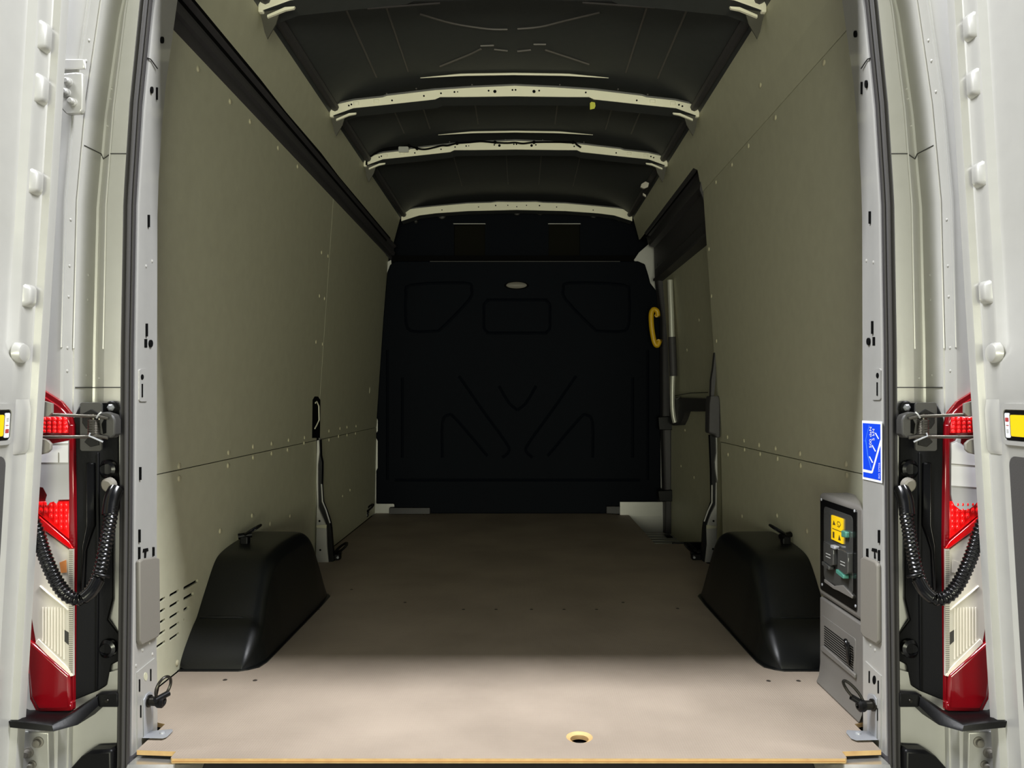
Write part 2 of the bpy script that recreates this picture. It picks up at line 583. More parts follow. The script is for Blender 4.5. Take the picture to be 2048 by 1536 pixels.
# black channel that runs along the left wall under the roof
rl = thing('wall_channel', 'long black ribbed channel running along the top of the left wall', 'channel', (-0.77, 1.72, 1.6))
prof = [(0.003, 1.548), (-0.004, 1.552), (-0.004, 1.566), (0.006, 1.572), (0.006, 1.584), (-0.001, 1.590), (-0.001, 1.606), (0.008, 1.612), (0.010, 1.632), (-0.003, 1.640), (0.003, 1.650)]
rows = [[(-(wx(z) + o), d, z) for o, z in prof] for d in (1.70, 2.4, 3.1, 3.8, 4.3, 4.55)]
rows.append([(-(wx(z) + o) + 0.02, 4.70, z - 0.02) for o, z in prof])
G().grid(rows).out('channel_strip', 'rail', rl, angle=20)
rows = [[(-(wx(z)) + 0.001, d, z), (-(wx(z)) + 0.003, d, z + 0.006), (-(wx(z + .012)), d, z + 0.012)] for d, z in ((1.7, 1.640), (2.3, 1.642), (2.55, 1.638), (3.0, 1.643), (3.3, 1.637), (4.6, 1.642))]
G().grid(rows).out('channel_lip', 'dark', rl)

# ================================================================ CEILING
ce = thing('ceiling', 'dark roof skin with pressed swages between the pale roof bows', 'ceiling', (0, 1.6, 1.9), kind='structure')
ARCH = [(0.0, 1.950), (0.2, 1.947), (0.4, 1.932), (0.55, 1.905), (0.64, 1.868), (0.70, 1.825), (0.715, 1.80)]


def rz(x):
    return interp(ARCH, abs(x))


xs_ = sorted([-a for a, _ in ARCH[1:]] + [a for a, _ in ARCH])
G().grid([[(x, d, rz(x)) for x in xs_] for d in (1.56, 2.2, 3.0, 3.6, 4.2, 5.2)]).out('roof_skin', 'roof', ce)


def swage(pts, r=0.006, m='swage'):
    P = [Vector((x, d, rz(x) - 0.001)) for x, d in pts]
    G().tube(smoothpts(P, 4), r, 6, 0).out('roof_swage', m, ce)


def rooff(px, py):                      # measured point on the roof skin -> (x, d)
    d = 2.5
    for _ in range(30):
        x = CX + (px - VX) / F * d
        d = (rz(x) - CZ) * F / (VY - py)
    return (x, d)


for pl in ([(839, 27), (905, 46), (975, 57), (1015, 58)], [(1200, 24), (1125, 42), (1080, 53), (1035, 57)], [(880, 132), (935, 110), (962, 97)], [(1178, 128), (1130, 112), (1090, 99)],
           [(961, 91), (988, 90)], [(988, 98), (1015, 101)], [(1067, 88), (1092, 88)], [(1035, 102), (1062, 99)], [(735, 16), (880, 5)], [(1165, 4), (1310, 14)]):
    swage([rooff(*p) for p in pl], 0.004)
for x in (-0.52, -0.40, 0.42, 0.54):
    swage([(x, 2.3), (x, 2.9)], 0.0035)
    swage([(x * 0.98, 3.06), (x * 0.98, 3.52)], 0.0035)
for x in (-0.17, 0.18):
    swage([(x, 3.06), (x, 3.5)], 0.0035)
for x in (-0.32, -0.05, 0.13, 0.33):
    swage([(x, 3.72), (x, 4.5)], 0.003)
for s in (-1, 1):                       # dark side rail where roof skin meets the wall
    G().tube([(s * 0.694, d, 1.822) for d in (1.6, 2.4, 3.2, 4.0, 4.72)], 0.016, 8).out('roof_edge_strip', 'rail', ce)

# ---- roof bows
BOT = [(0.0, 1.865), (0.197, 1.8625), (0.288, 1.862), (0.307, 1.853), (0.5, 1.832), (0.624, 1.819), (0.710, 1.788)]
TOP = [(0.0, 1.905), (0.16, 1.898), (0.307, 1.888), (0.492, 1.866), (0.51, 1.860), (0.62, 1.848), (0.710, 1.828)]
BOT4 = [(0.0, 1.853), (0.3, 1.846), (0.5, 1.832), (0.6, 1.819), (0.710, 1.784)]
TOP4 = [(0.0, 1.900), (0.12, 1.901), (0.16, 1.896), (0.3, 1.892), (0.48, 1.876), (0.52, 1.872), (0.62, 1.862), (0.710, 1.846)]


def bow(d, label, four=False, extra=()):
    bt, tp = (BOT4, TOP4) if four else (BOT, TOP)
    b = thing('roof_bow', label, 'roof bow', (0, d, 1.87), group='pale roof bows')
    xs = sorted(set([round(-0.710 + 1.42 * i / 60, 4) for i in range(61)] + [sg * a for a, _ in bt + tp for sg in (-1, 1)]))
    rows = []
    for x in xs:
        z0, z1 = interp(bt, abs(x)), interp(tp, abs(x))
        if not four and -0.36 < x < -0.30 and 0:
            pass
        rows.append([(x, d + 0.030, z1 + 0.010), (x, d + 0.006, z1 + 0.004), (x, d, z1), (x, d, z0 + 0.002), (x, d + 0.002, z0)])
    G().grid(rows).out('bow_beam', 'bow', b, angle=25)
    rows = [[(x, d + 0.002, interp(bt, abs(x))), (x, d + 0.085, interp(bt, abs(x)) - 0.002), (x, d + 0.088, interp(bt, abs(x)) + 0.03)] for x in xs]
    G().grid(rows).out('bow_underside', 'roof', b, angle=25)  # shade under the bow put into colour with the dark roof material
    # dark lip over the beam
    rows = [[(x, d + 0.004, interp(tp, abs(x)) + 0.002), (x, d + 0.002, interp(tp, abs(x)) + 0.008), (x, d + 0.03, interp(tp, abs(x)) + 0.014)] for x in xs]
    G().grid(rows).out('bow_flange', 'dgrey', b)
    # pressed line of the roof just behind the flange, its highlight put into pale colour
    if not four:
        P = [Vector((x, d - 0.03, rz(x) - 0.012)) for x in [-0.36 + 0.72 * i / 24 for i in range(25)]]
        G().tube(P, [0.001 + 0.0035 * min(1, (i + 0.01) / 5, (24 - i + 0.01) / 5) for i in range(25)], 6).out('roof_lip_highlight', 'bow', b)
    # gusset feet at both ends
    for s in (-1, 1):
        if four:
            continue
        pl = [(0.712, 1.79), (0.700, 1.735), (0.692, 1.715), (0.668, 1.757), (0.655, 1.800)]
        G().sheet([pl], lambda p: Vector((s * p[0], d + 0.012, p[1])), lambda p: Vector((s * p[0], d + 0.016, p[1]))).out('gusset', 'gusset', b, smooth=False)
        pl = [(0.690, 1.772), (0.640, 1.792), (0.615, 1.797), (0.612, 1.803), (0.640, 1.801), (0.690, 1.779)]
        G().sheet([pl], lambda p: Vector((s * p[0], d + 0.004, p[1])), lambda p: Vector((s * p[0], d + 0.012, p[1]))).out('gusset_lip', 'bow', b, smooth=False)
        G().box((min(s * .700, s * .714), d - 0.002, 1.785), (max(s * .700, s * .714), d + 0.03, 1.832)).out('end_plate', 'bow', b, bevel=0.003)
        for x0 in (0.522, 0.60):
            G().box((min(s * x0, s * (x0 + 0.022)), d - 0.004, interp(bt, x0) + 0.008), (max(s * x0, s * (x0 + 0.022)), d + 0.004, interp(tp, x0) - 0.006)).out('pressed_boss', 'bow', b, bevel=0.003)
    # punched holes
    hm = G().lathe((0, 0, 0), (0, -1, 0), [(0.0035, -0.001), (0.0035, 0.0007)], 10).out('bolt_hole', 'dark', b, local=True)
    hs = [(-0.64, .5, 1), (-0.63, .55, 1), (-0.473, .4, 1), (-0.35, .5, 1), (-0.284, .5, 1), (-0.232, .6, 1), (-0.22, .6, .7), (-0.10, .6, 1), (-0.076, .5, 1.8), (-0.008, .6, 1), (0.004, .6, 1), (0.075, .5, 1.8), (0.095, .6, 1), (0.275, .6, 1), (0.472, .4, 1), (0.635, .55, 1), (0.648, .5, 1)]
    if four:
        hs = [(-0.46, .4, 1), (-0.235, .5, 1), (-0.13, .6, 1.3), (-0.055, .6, 1), (0.0, .4, 1), (0.06, .6, 1), (0.14, .6, 1.3), (0.245, .5, 1), (0.47, .4, 1)]
    for i, (x, t, k) in enumerate(hs):
        z0, z1 = interp(bt, abs(x)), interp(tp, abs(x))
        p = Vector((x, d - 0.0006, z0 + (z1 - z0) * t))
        if i == 0:
            hm.location = p - ORG[b.name]
            hm.scale = (k, 1, k)
        else:
            stamp('bolt_hole', hm.data, p, b, scale=(k, 1, k))
    return b


bow(2.16, 'pale roof bow nearest the rear doors, cut by the top of the picture')
bow(2.97, 'second pale roof bow from the rear, with a small yellow tag hanging below it')
bow(3.61, 'third pale roof bow from the rear, with a black wire along it')
bow(4.73, 'farthest pale roof bow, smooth and dim, above the black bulkhead', True)

# wire along the third bow
wh = thing('wire_harness', 'thin black clipped wire running along the third roof bow', 'wire', (-0.7, 3.6, 1.82))
P = [U(x, y, 3.598) for x, y in ((733, 330), (735, 318), (752, 306), (768, 298), (795, 294), (818, 292), (835, 297), (850, 298.5), (868, 295), (884, 291), (896, 291), (914, 286.5), (940, 284.5), (960, 282.5), (990, 285), (1015, 286), (1030, 285), (1046, 287), (1068, 284.5), (1100, 284), (1146, 284.5), (1153, 289), (1162, 295))]
G().tube(smoothpts(P, 4), 0.0042, 8).out('cable', 'dark', wh)
for x, y in ((818, 291.5), (834, 297), (914, 286.5), (990, 284.5), (1068, 284.5), (1146, 284.5)):
    G().lathe(U(x, y, 3.596), (0, -1, 0), [(0.0075, -0.003), (0.0075, 0.004), (0.004, 0.006)], 12).out('cable_clip', 'dark', wh)
plate('cable_tape', rrect(797, 293, 817, 304, 1.5), 3.594, 3.600, 'pgrey', wh)
tg = plate('hanging_tag', [(1180, 206), (1183, 203.5), (1190, 205), (1191, 212), (1189, 217), (1180, 219)], 2.99, 2.9925, 'tag')
tag(tg, 'small yellow-green paper tag hanging under the second roof bow', 'tag')
for i, pl in enumerate(([(1283, 368), (1291, 363), (1298, 366), (1296, 374), (1288, 377), (1281, 374)], [(1286, 386), (1292, 390), (1292, 394), (1286, 390)])):
    o = plate('fixing_clip', pl, 3.95, 3.965, 'clear')
    tag(o, ('pale plastic clip at the right roof edge in front of the third bow', 'tiny pale clip just below the larger clip at the right roof edge')[i], 'clip')

# ================================================================ FRONT WALL (bulkhead)
wf = thing('wall_front', 'black moulded bulkhead closing the front of the load space', 'bulkhead', (0, 4.62, 0), kind='structure')
bp = [(752, 1008), (752, 942), (755, 936), (755, 882), (752, 876), (752, 866), (755, 862), (755, 840), (753, 836), (758, 760), (766, 640), (774, 545), (780, 529), (792, 522),
      (1276, 522), (1290, 528), (1297, 550), (1302, 570), (1316, 586), (1320, 640), (1322, 1008), (1290, 1008), (1288, 1027), (790, 1027), (788, 1008)]
plate('bulkhead_plate', bp, 4.62, 4.66, 'bulk', wf, bevel=0.006)


def rib(pts, r=0.010, closed=False, name='moulded_rib'):
    P = [U(x, y, 4.62) for x, y in pts]
    P = [Vector((p.x, 4.6205, p.z)) for p in P]
    if closed:
        P = P + [P[0]]
    G().tube(smoothpts(P, 3), r, 6).out(name, 'bulk', wf)


def mir(pts):
    return [(2 * 1035 - x, y) for x, y in pts]


LU = [(812, 645), (812, 590), (824, 570), (930, 566), (943, 578), (938, 600), (885, 655), (870, 662), (822, 662)]
rib(LU, closed=True, name='window_blank_rib')
rib(mir(LU), closed=True, name='window_blank_rib')
rib(rrect(968, 600, 1100, 666, 14), closed=True, name='centre_blank_rib')
for pl in ([(805, 755), (805, 915)], [(885, 915), (885, 845), (897, 830), (912, 838), (975, 912)], [(918, 752), (965, 820), (1012, 885), (1018, 902), (1005, 915)], [(998, 772), (1018, 806), (1035, 820)], [(775, 700), (775, 960)]):
    rib(pl)
    rib(mir(pl))
rib([(790, 960), (1280, 960)])
lamp = thing('dome_lamp', 'small dark oval lamp set high in the black bulkhead', 'lamp', U(1033, 571, 4.62))
G().lathe((0, 0, 0), (0, -1, 0), [(0.075, 0), (0.075, 0.006), (0.066, 0.010)], 28).out('lamp_bezel', 'dark', lamp, local=True)
G().lathe((0, 0, 0), (0, -1, 0), [(0.066, 0.004), (0.060, 0.014), (0.035, 0.022), (0.001, 0.024)], 28).out('lamp_lens', 'gplas', lamp, local=True)
for c in lamp.children:
    c.scale = (1, 1, 0.32)
# overhead panel above the bulkhead, set back
def q2(p, d0, d1):
    v = U(p[0], p[1], d0)
    return Vector((v.x, d1, v.z))


ov = [(770, 540), (772, 500), (790, 450), (812, 425), (1258, 425), (1285, 450), (1300, 500), (1300, 540)]
h1, h2 = [(908, 450), (908, 520), (970, 520), (970, 448)], [(1097, 447), (1097, 520), (1160, 520), (1160, 447)]
G().sheet([ov, h1, h2], lambda p: q2(p, 4.86, 4.86), lambda p: q2(p, 4.86, 4.88)).out('overhead_panel', 'bulk', wf, smooth=False)
for h in (h1, h2):
    G().sheet([[(h[0][0] - 4, 440), (h[0][0] - 4, 525), (h[2][0] + 4, 525), (h[2][0] + 4, 440)]], lambda p: q2(p, 4.86, 4.90), lambda p: q2(p, 4.86, 4.91)).out('recess_back', 'amberdark', wf, smooth=False)
    a, b = U(h[0][0] - 1, 448.5, 4.855), U(h[2][0] + 1, 447, 4.855)
    G().box((a.x, 4.845, a.z - 0.001), (b.x, 4.858, a.z + 0.0025)).out('recess_edge', 'paint', wf, smooth=False)  # pale strip: the lit top edge of the recess put into colour
a, b = U(860, 523.5, 4.62), U(1240, 521, 4.62)
G().box((a.x, 4.612, a.z - 0.001), (b.x, 4.625, a.z + 0.0022)).out('bulkhead_top_edge', 'dgrey', wf, smooth=False)  # grey on black: light along the top edge put into colour
for px, py, wd in ((884, 431, 16), (986, 424.5, 8), (1034, 423.5, 16), (1080, 423.5, 14), (1187, 428.5, 16), (832, 443.5, 8), (1238, 440, 7)):
    p = U(px, py, 4.84)
    r = wd / 2 / F * 4.84
    G().lathe(p, (0, -1, 0), [(r, 0), (r * .9, 0.008), (r * .5, 0.014)], 16).out('panel_button', 'dgrey', wf)
    o = wf.children[-1]
G().box((-0.80, 4.66, 0.0), (0.90, 4.68, 1.56)).out('bulkhead_back', 'dark', wf, smooth=False)
# painted body behind the bulkhead edge
for nm, pl in (('body_edge', [(744, 1030), (744, 830), (757, 830), (757, 1002), (795, 1002), (795, 1030)]), ('body_edge', [(764, 605), (769, 527), (782, 520), (784, 540), (778, 605)]),
               ('body_edge', [(1262, 1028), (1262, 1004), (1312, 1004), (1312, 840), (1325, 830), (1325, 1066), (1300, 1066)]), ('body_edge', [(1268, 520), (1278, 505), (1300, 486), (1313, 486), (1313, 582), (1296, 560)])):
    plate(nm, pl, 4.645, 4.656, 'paint', wf, smooth=False)
for i, pl in enumerate(([(778, 1016), (860, 1016), (860, 1028), (778, 1028)], [(1213, 1013), (1276, 1013), (1276, 1017), (1298, 1018), (1300, 1026), (1278, 1030), (1213, 1027)])):
    o = plate('foot_bracket', pl, 4.58, 4.615, 'rail', bevel=0.003)
    tag(o, ('dark flat bracket at the left foot of the black bulkhead', 'dark flat bracket at the right foot of the black bulkhead')[i], 'bracket', 'bulkhead foot brackets')

# ================================================================ REAR POSTS, SEALS, HEADER
X0 = sx(0.735)


def postx(dx, z):                       # dx: offset inboard(+) of the seal centre line; outer parts lean more
    k = 1.0 + 0.45 * min(1.0, max(0.0, (-dx - 0.02) / 0.09))
    return X0 - dx + k * (sx(z) - X0)


ZS = [-0.20, 0.0, 0.2, 0.3, 0.4, 0.46, 0.52, 0.58, 0.64, 0.70, 0.8, 0.95, 1.09, 1.17, 1.22, 1.28, 1.38, 1.48, 1.57, 1.65, 1.73, 1.80, 1.88]
OUTER = [(-0.016, 1.537), (-0.063, 1.537), (-0.068, 1.541), (-0.100, 1.572), (-0.104, 1.570), (-0.1085, 1.517), (-0.1095, 1.514), (-0.1125, 1.514), (-0.1135, 1.511), (-0.1165, 1.490), (-0.1205, 1.487), (-0.150, 1.487), (-0.190, 1.490), (-0.215, 1.50), (-0.225, 1.62)]


def post(s):
    side = 'left' if s < 0 else 'right'
    t = thing('trim_post_' + side, 'silver beige painted metal post framing the %s of the rear opening' % side, 'door post', (s * 0.8, 1.6, 0), kind='structure')
    rows = []
    for z in ZS:
        zc = min(max(z, 0.0), 1.7)
        r = [(s * (wx(zc) + 0.02), AD + 0.05, z), (s * (axp(z) + 0.012), AD + 0.012, z), (s * (axp(z) + 0.003), AD + 0.003, z), (s * axp(z), AD, z)]
        for u in (0.66, 0.33):
            r.append((s * (axp(z) * u + (sx(z) - BDX) * (1 - u)), AD * u + BD * (1 - u), z))
        for dx, d in ((BDX, BD), (BDX - 0.0003, 1.5455), (BDX - 0.0015, 1.5432), (BDX - 0.004, 1.5425), (-0.018, 1.5425)):
            r.append((s * (sx(z) - dx), d, z))
        rows.append(r)
    G().grid(rows).out('post_inner', 'paint', t, angle=30)
    rows = [[(s * postx(dx, z), d, z) for dx, d in OUTER] for z in ZS]
    G().grid(rows).out('post_outer', 'paint', t, angle=22)
    for dx0, d0, r0 in ((-0.0655, 1.5378, 0.0022), (-0.1105, 1.5135, 0.0020), (-0.1190, 1.4872, 0.0022)):
        G().tube([(s * postx(dx0, z), d0, z) for z in ZS if z > 0.7 or r0 > 9], r0, 8).out('pressed_edge', 'paint', t)
    # pressed joints between the stacked sheets
    for py, px0, px1 in ((311, 207, 243), (773, 150, 236)):
        pass
    for zj, i0, i1 in ((1.19, 0, 5), (0.723, 0, 5)):
        P = [(s * (postx(dx, zj) - (0.001 if k > 2 else 0)), d - 0.001, zj + (0.010 if (k > 3 and zj > 1) else 0)) for k, (dx, d) in enumerate(OUTER[i0:i1 + 1])]
        G().tube(P, 0.0012, 6).out('sheet_joint', 'dgrey', t)
    zj = 1.385
    G().tube([(s * (sx(zj) + 0.010), 1.542, zj), (s * (sx(zj) + 0.001), 1.543, zj - 0.003), (s * (sx(zj) + 0.001), 1.55, zj - 0.004), (s * (sx(zj) + 0.0045), 1.58, zj - 0.006)], 0.0013, 6).out('sheet_joint', 'dgrey', t)
    # spot welds
    wm = None
    for dx, d, z in ((-0.1145, 1.5, 1.36), (-0.1145, 1.5, 1.40), (-0.1145, 1.5, 1.30), (-0.1145, 1.5, 1.05), (-0.1145, 1.5, 0.96), (-0.1145, 1.5, 0.90), (-0.1145, 1.5, 0.80), (-0.1145, 1.5, 0.755), (-0.106, 1.55, 0.95), (-0.106, 1.55, 0.90), (-0.106, 1.55, 0.748), (-0.08, 1.552, 0.742), (-0.09, 1.562, 1.33), (-0.09, 1.562, 1.31), (-0.09, 1.562, 1.255)):
        p = Vector((s * postx(dx, z), d, z))
        if wm is None:
            wm = G().lathe((0, 0, 0), (-s, -0.3, 0), [(0.003, -0.001), (0.0025, 0.0008), (0.0008, 0.0015)], 10).out('spot_weld', 'paint', t, local=True)
            wm.location = p - ORG[t.name]
        else:
            stamp('spot_weld', wm.data, p, t)
    L = s < 0

    def mark(name, pts, m='dark', off=0.0007, base=0.0005):
        G().sheet([pts], lambda p: onpost(p[0], p[1], s, off), lambda p: onpost(p[0], p[1], s, -base)).out(name, m, t, smooth=False)

    def slot(cx, cy, h, w=2.4):
        mark('slot', rrect(cx - w / 2, cy - h / 2, cx + w / 2, cy + h / 2, w * .3, 2))

    if L:
        sl = [(296, 442, 25), (292, 660, 26), (279, 947, 26), (277.5, 1072, 26), (277, 1107, 26), (305.5, 1103, 18), (276.5, 1371, 25), (299, 1350, 24), (279, 1423, 25), (282, 781, 27), (312, 187, 25, 2.2)]
        hol = [(300, 687, 3.4, 7.5), (282, 754, 2.8, 5.5), (302, 180, 2.4, 7), (323, 80, 2.6, 7)]
        mark('square_hole', [(288.5, 678), (294, 678), (294, 695), (288.5, 695)])
        emb = rrect(277, 738, 293, 803, 4)
        lowp = [(272, 1345), (290, 1330), (308, 1316), (312, 1322), (313, 1440), (312, 1480), (273, 1508)]
        tp = [(286, 1098), (295, 1096), (296, 1102), (292, 1103), (291, 1117), (288, 1117), (288, 1104), (285, 1105)]
        dim = [(292, 532), (304, 522)]
        welds = [(285, 1300), (299, 1286), (305, 1308), (272, 1331)]
    else:
        sl = [(1741, 435, 25), (1746, 655, 26), (1759.5, 1073, 26), (1759.5, 1111, 22), (1736, 1106, 18), (1741, 1354, 24), (1759, 1374, 26), (1757, 1429, 25), (1757, 778, 27), (1725, 176, 25, 2.2)]
        hol = [(1738.5, 683, 3.2, 7.5), (1757.5, 751, 2.6, 5.5), (1734, 168, 2.4, 8), (1712, 68, 2.4, 7), (1751, 1360, 3.4, 9)]
        mark('square_hole', [(1745.5, 674), (1750.5, 674), (1750.5, 691), (1745.5, 691)])
        emb = rrect(1746, 737, 1763, 800, 4)
        lowp = [(1764, 1352), (1752, 1341), (1732, 1322), (1730, 1330), (1729, 1440), (1731, 1478), (1763, 1506)]
        tp = [(1745, 1096), (1754, 1098), (1755, 1105), (1751, 1104), (1752, 1117), (1749, 1117), (1749, 1103), (1744, 1102)]
        dim = [(1747, 524), (1733, 521)]
        welds = [(1750, 1300), (1741, 1290)]
    mark('pressed_plate', emb, 'paint', 0.0022)
    mark('lower_plate', lowp, 'paint', 0.0022)
    for a in sl:
        off = 0.0030
        G().sheet([rrect(a[0] - (a[3] if len(a) > 3 else 2.4) / 2, a[1] - a[2] / 2, a[0] + (a[3] if len(a) > 3 else 2.4) / 2, a[1] + a[2] / 2, 0.7, 2)], lambda p: onpost(p[0], p[1], s, off), lambda p: onpost(p[0], p[1], s, -0.0005)).out('slot', 'dark', t, smooth=False)
    for cx, cy, rx, ry in hol:
        G().sheet([ell(cx, cy, rx, ry, 14)], lambda p: onpost(p[0], p[1], s, 0.0030), lambda p: onpost(p[0], p[1], s, -0.0005)).out('round_hole', 'dark', t, smooth=False)
    if L:
        G().sheet([ell(289, 1353, 3.6, 8.5, 14)], lambda p: onpost(p[0], p[1], s, 0.0030), lambda p: onpost(p[0], p[1], s, -0.0005)).out('round_hole', 'panel', t, smooth=False)
    mark('key_slot', tp, 'dark', 0.0012)
    for cx, cy in dim + welds:
        p = onpost(cx, cy, s)
        G().lathe(p, (-s, -0.2, 0), [(0.0035, -0.001), (0.003, 0.0012), (0.001, 0.002)], 10).out('dimple', 'paint', t)
    return t


post(-1)
post(1)


def seal(s):
    side = 'left' if s < 0 else 'right'
    t = thing('door_seal', 'ribbed black rubber door seal running down the %s rear post' % side, 'seal', (s * 0.755, 1.5, 0), group='rear door seals')
    prof = [(-0.012, 1.543), (-0.005, 1.528), (0.0065, 1.516), (0.0085, 1.509), (0.0075, 1.505), (0.0050, 1.5050), (0.0038, 1.511), (0.0025, 1.5055), (0.0, 1.502), (-0.0035, 1.502), (-0.0060, 1.506), (-0.0070, 1.512), (-0.0085, 1.507), (-0.0120, 1.505), (-0.0165, 1.511), (-0.0185, 1.524), (-0.0185, 1.540)]
    rows = []
    for z in [-0.16 + 0.04 * i for i in range(50)]:
        rows.append([(s * (sx(z) - dx), d, z) for dx, d in prof])
    G().grid(rows).out('seal_strip', 'seal', t, angle=60)
    return t


seal(-1)
seal(1)
hd = G()
prof = [(1.465, 1.80), (1.465, 2.07), (1.66, 2.07), (1.66, 1.96), (1.54, 1.93), (1.505, 1.80)]
rows = [[(x, d, z) for d, z in prof] for x in [-0.84 + 0.12 * i for i in range(15)]]
tag(hd.grid(rows, 0, True, True).out('trim_header', 'paint', angle=30), 'painted roof header above the rear door opening', 'header', kind='structure')
for s, nm in ((-1, 'left'), (1, 'right')):
    g = G()
    pl = [(0.86, -0.22), (0.99, -0.22), (0.99, 1.55), (0.80, 2.06), (0.60, 2.06), (0.62, 1.84), (0.80, 1.60), (0.86, 1.2)]
    g.sheet([pl], lambda p: Vector((s * p[0], 1.60, p[1])), lambda p: Vector((s * p[0], 1.625, p[1])))
    tag(g.out('trim_corner_' + nm, 'paint', smooth=False), 'painted body corner behind the %s rear post' % nm, 'body panel', kind='structure')

# ================================================================ REAR DOORS, standing open
def doorx(z):
    return 0.897 - 0.0599 * z


def rear_door(s):
    n = 1 if s < 0 else 2
    side = 'left' if s < 0 else 'right'
    t = thing('door_%d' % n, 'open %s rear door showing its painted inner frame, seen edge-on' % side, 'van door', (s * 0.9, 1.42, -0.3), kind='structure')
    # inner surface: plan profile (x outward from the hinge-side edge, distance), repeated up the leaning door
    A = [(0.060, 1.424), (0.004, 1.424), (0.0, 1.420), (0.0, 1.402), (0.001, 1.3995), (0.0140, 1.3985), (0.0155, 1.396), (0.0155, 1.3660)]
    B_open = [(0.0180, 1.3600), (0.030, 1.352), (0.033, 1.346), (0.033, 0.80), (0.015, 0.75), (0.0, 0.72), (0.0, 0.66), (0.060, 0.655)]
    B_beam = [(0.0155, 1.3600), (0.0160, 1.352), (0.0165, 1.346), (0.0165, 0.80), (0.012, 0.75), (0.0, 0.72), (0.0, 0.66), (0.060, 0.655)]
    B_low = [(0.0150, 1.3600), (0.0200, 1.354), (0.0250, 1.350), (0.0260, 0.80), (0.015, 0.75), (0.0, 0.72), (0.0, 0.66), (0.060, 0.655)]
    zs = [(-0.30, B_low), (0.0, B_low), (0.3, B_low), (0.590, B_low), (0.612, B_beam), (0.70, B_beam), (0.765, B_beam), (0.80, B_open), (1.0, B_open), (1.2, B_open), (1.45, B_open), (1.62, B_open), (1.75, B_beam), (1.83, B_beam)]
    rows = [[(s * (doorx(z) + dx), d, z) for dx, d in A + b] for z, b in zs]
    G().grid(rows, 0, True, True).out('door_frame', 'paint', t, angle=28)
    # outer skin
    rows = [[(s * (doorx(z) + dx), d, z) for dx, d in [(0.061, 1.426), (0.075, 1.43), (0.078, 1.40), (0.080, 0.66), (0.061, 0.65)]] for z in (-0.30, 0.3, 0.9, 1.4, 1.84)]
    G().grid(rows, 0, True, True).out('outer_skin', 'paint', t, angle=28)
    # bumps pressed out of the frame
    bumps = ((75, 62), (180, 62), (365, 52), (592, 46)) if s < 0 else ((55, 55), (168, 58), (350, 52), (585, 48))
    for py, hh in bumps:
        d = 1.381
        z = CZ + (VY - py) / F * d
        h = hh * 0.40 / F * d
        x = doorx(z) + 0.0155
        g = G()
        rows = []
        for zz, k in ((z - h - 0.004, 0.0), (z - h, 0.75), (z - h + 0.006, 1.0), (z + h - 0.006, 1.0), (z + h, 0.7), (z + h + 0.004, 0.0)):
            rows.append([(s * (doorx(zz) + 0.0165 - dx * k), d + o, zz) for dx, o in ((0.0, -0.017), (0.008, -0.013), (0.011, -0.008), (0.011, 0.005), (0.008, 0.010), (0.0, 0.014))])
        g.grid(rows).out('frame_bump', 'paint', t, angle=50)
    z = CZ + (VY - 706) / F * 1.37
    x = doorx(z) + 0.016
    G().lathe((s * (x + 0.004), 1.366, z), (-s, 0, 0), [(0.019, 0.0), (0.018, 0.008), (0.0155, 0.0125), (0.012, 0.014), (0.001, 0.014)], 22).out('round_boss', 'paint', t)
    # raised pad by the check link
    P = [(0.012, 1.413), (0.0, 1.409), (-0.002, 1.404), (-0.002, 1.378), (0.0155, 1.370)]
    rows = []
    for z, k in ((0.602, 0.0), (0.610, 1.0), (0.680, 1.0), (0.700, 0.0)):
        rows.append([(s * (doorx(z) + (0.0155 if dx > 0.012 else dx + (1 - k) * 0.004 + 0.012)), d - 0.008, z) for dx, d in P])
    G().grid(rows).out('frame_pad', 'paint', t, angle=30)
    # dark trim panel in the lower half
    rows = []
    zt = CZ + (VY - 912) / F * 1.34
    pl = rrect(0.76, -0.26, 1.353, zt, 0.018, 5)
    G().sheet([pl], lambda p: Vector((s * (doorx(p[1]) + 0.0205), p[0], p[1])), lambda p: Vector((s * (doorx(p[1]) + 0.03), p[0], p[1]))).out('trim_panel', 'trim', t, bevel=0.004)
    # release handle: yellow lever in a black bezel with a lock label
    zc = CZ + (VY - 851) / F * 1.33
    zh = 0.0262

    def face(p, o):
        return Vector((s * (doorx(p[1]) + 0.0165 - o), p[0], p[1]))
    G().sheet([rrect(1.10, zc - 0.034, 1.353, zc + 0.038, 0.012, 4), rrect(1.105, zc - 0.0265, 1.347, zc + 0.0275, 0.007, 4)[::-1]], lambda p: face(p, 0.005), lambda p: face(p, -0.004)).out('handle_surround', 'paint', t, bevel=0.002)
    bz = G().sheet([rrect(1.105, zc - zh, 1.3465, zc + zh, 0.006, 4)], lambda p: face(p, 0.0035), lambda p: face(p, -0.002)).out('handle_bezel', 'gloss', t, bevel=0.0015)
    dl = 1.3435
    G().sheet([rrect(dl - 0.0125, zc - 0.0215, dl, zc + 0.0215, 0.0025, 3)], lambda p: face(p, 0.0046), lambda p: face(p, 0.002)).out('lock_label', 'white', bz, smooth=False)
    dm = dl - 0.006
    sg = -s                              # the two labels are the same part turned over
    G().sheet([rrect(dm - 0.0045, zc - sg * 0 + (-0.0135 if s < 0 else 0.0065), dm + 0.0045, zc + (-0.0065 if s < 0 else 0.0135), 0.001, 2)], lambda p: face(p, 0.0050), lambda p: face(p, 0.004)).out('lock_symbol', 'pred', bz, smooth=False)
    G().sheet([[(dm - 0.0045, zc - 0.0004), (dm, zc - 0.0008), (dm + 0.0045, zc), (dm, zc + 0.0008), (dm - 0.0045, zc + 0.0004)]], lambda p: face(p, 0.0050), lambda p: face(p, 0.004)).out('arrow_symbol', 'pred', bz, smooth=False)
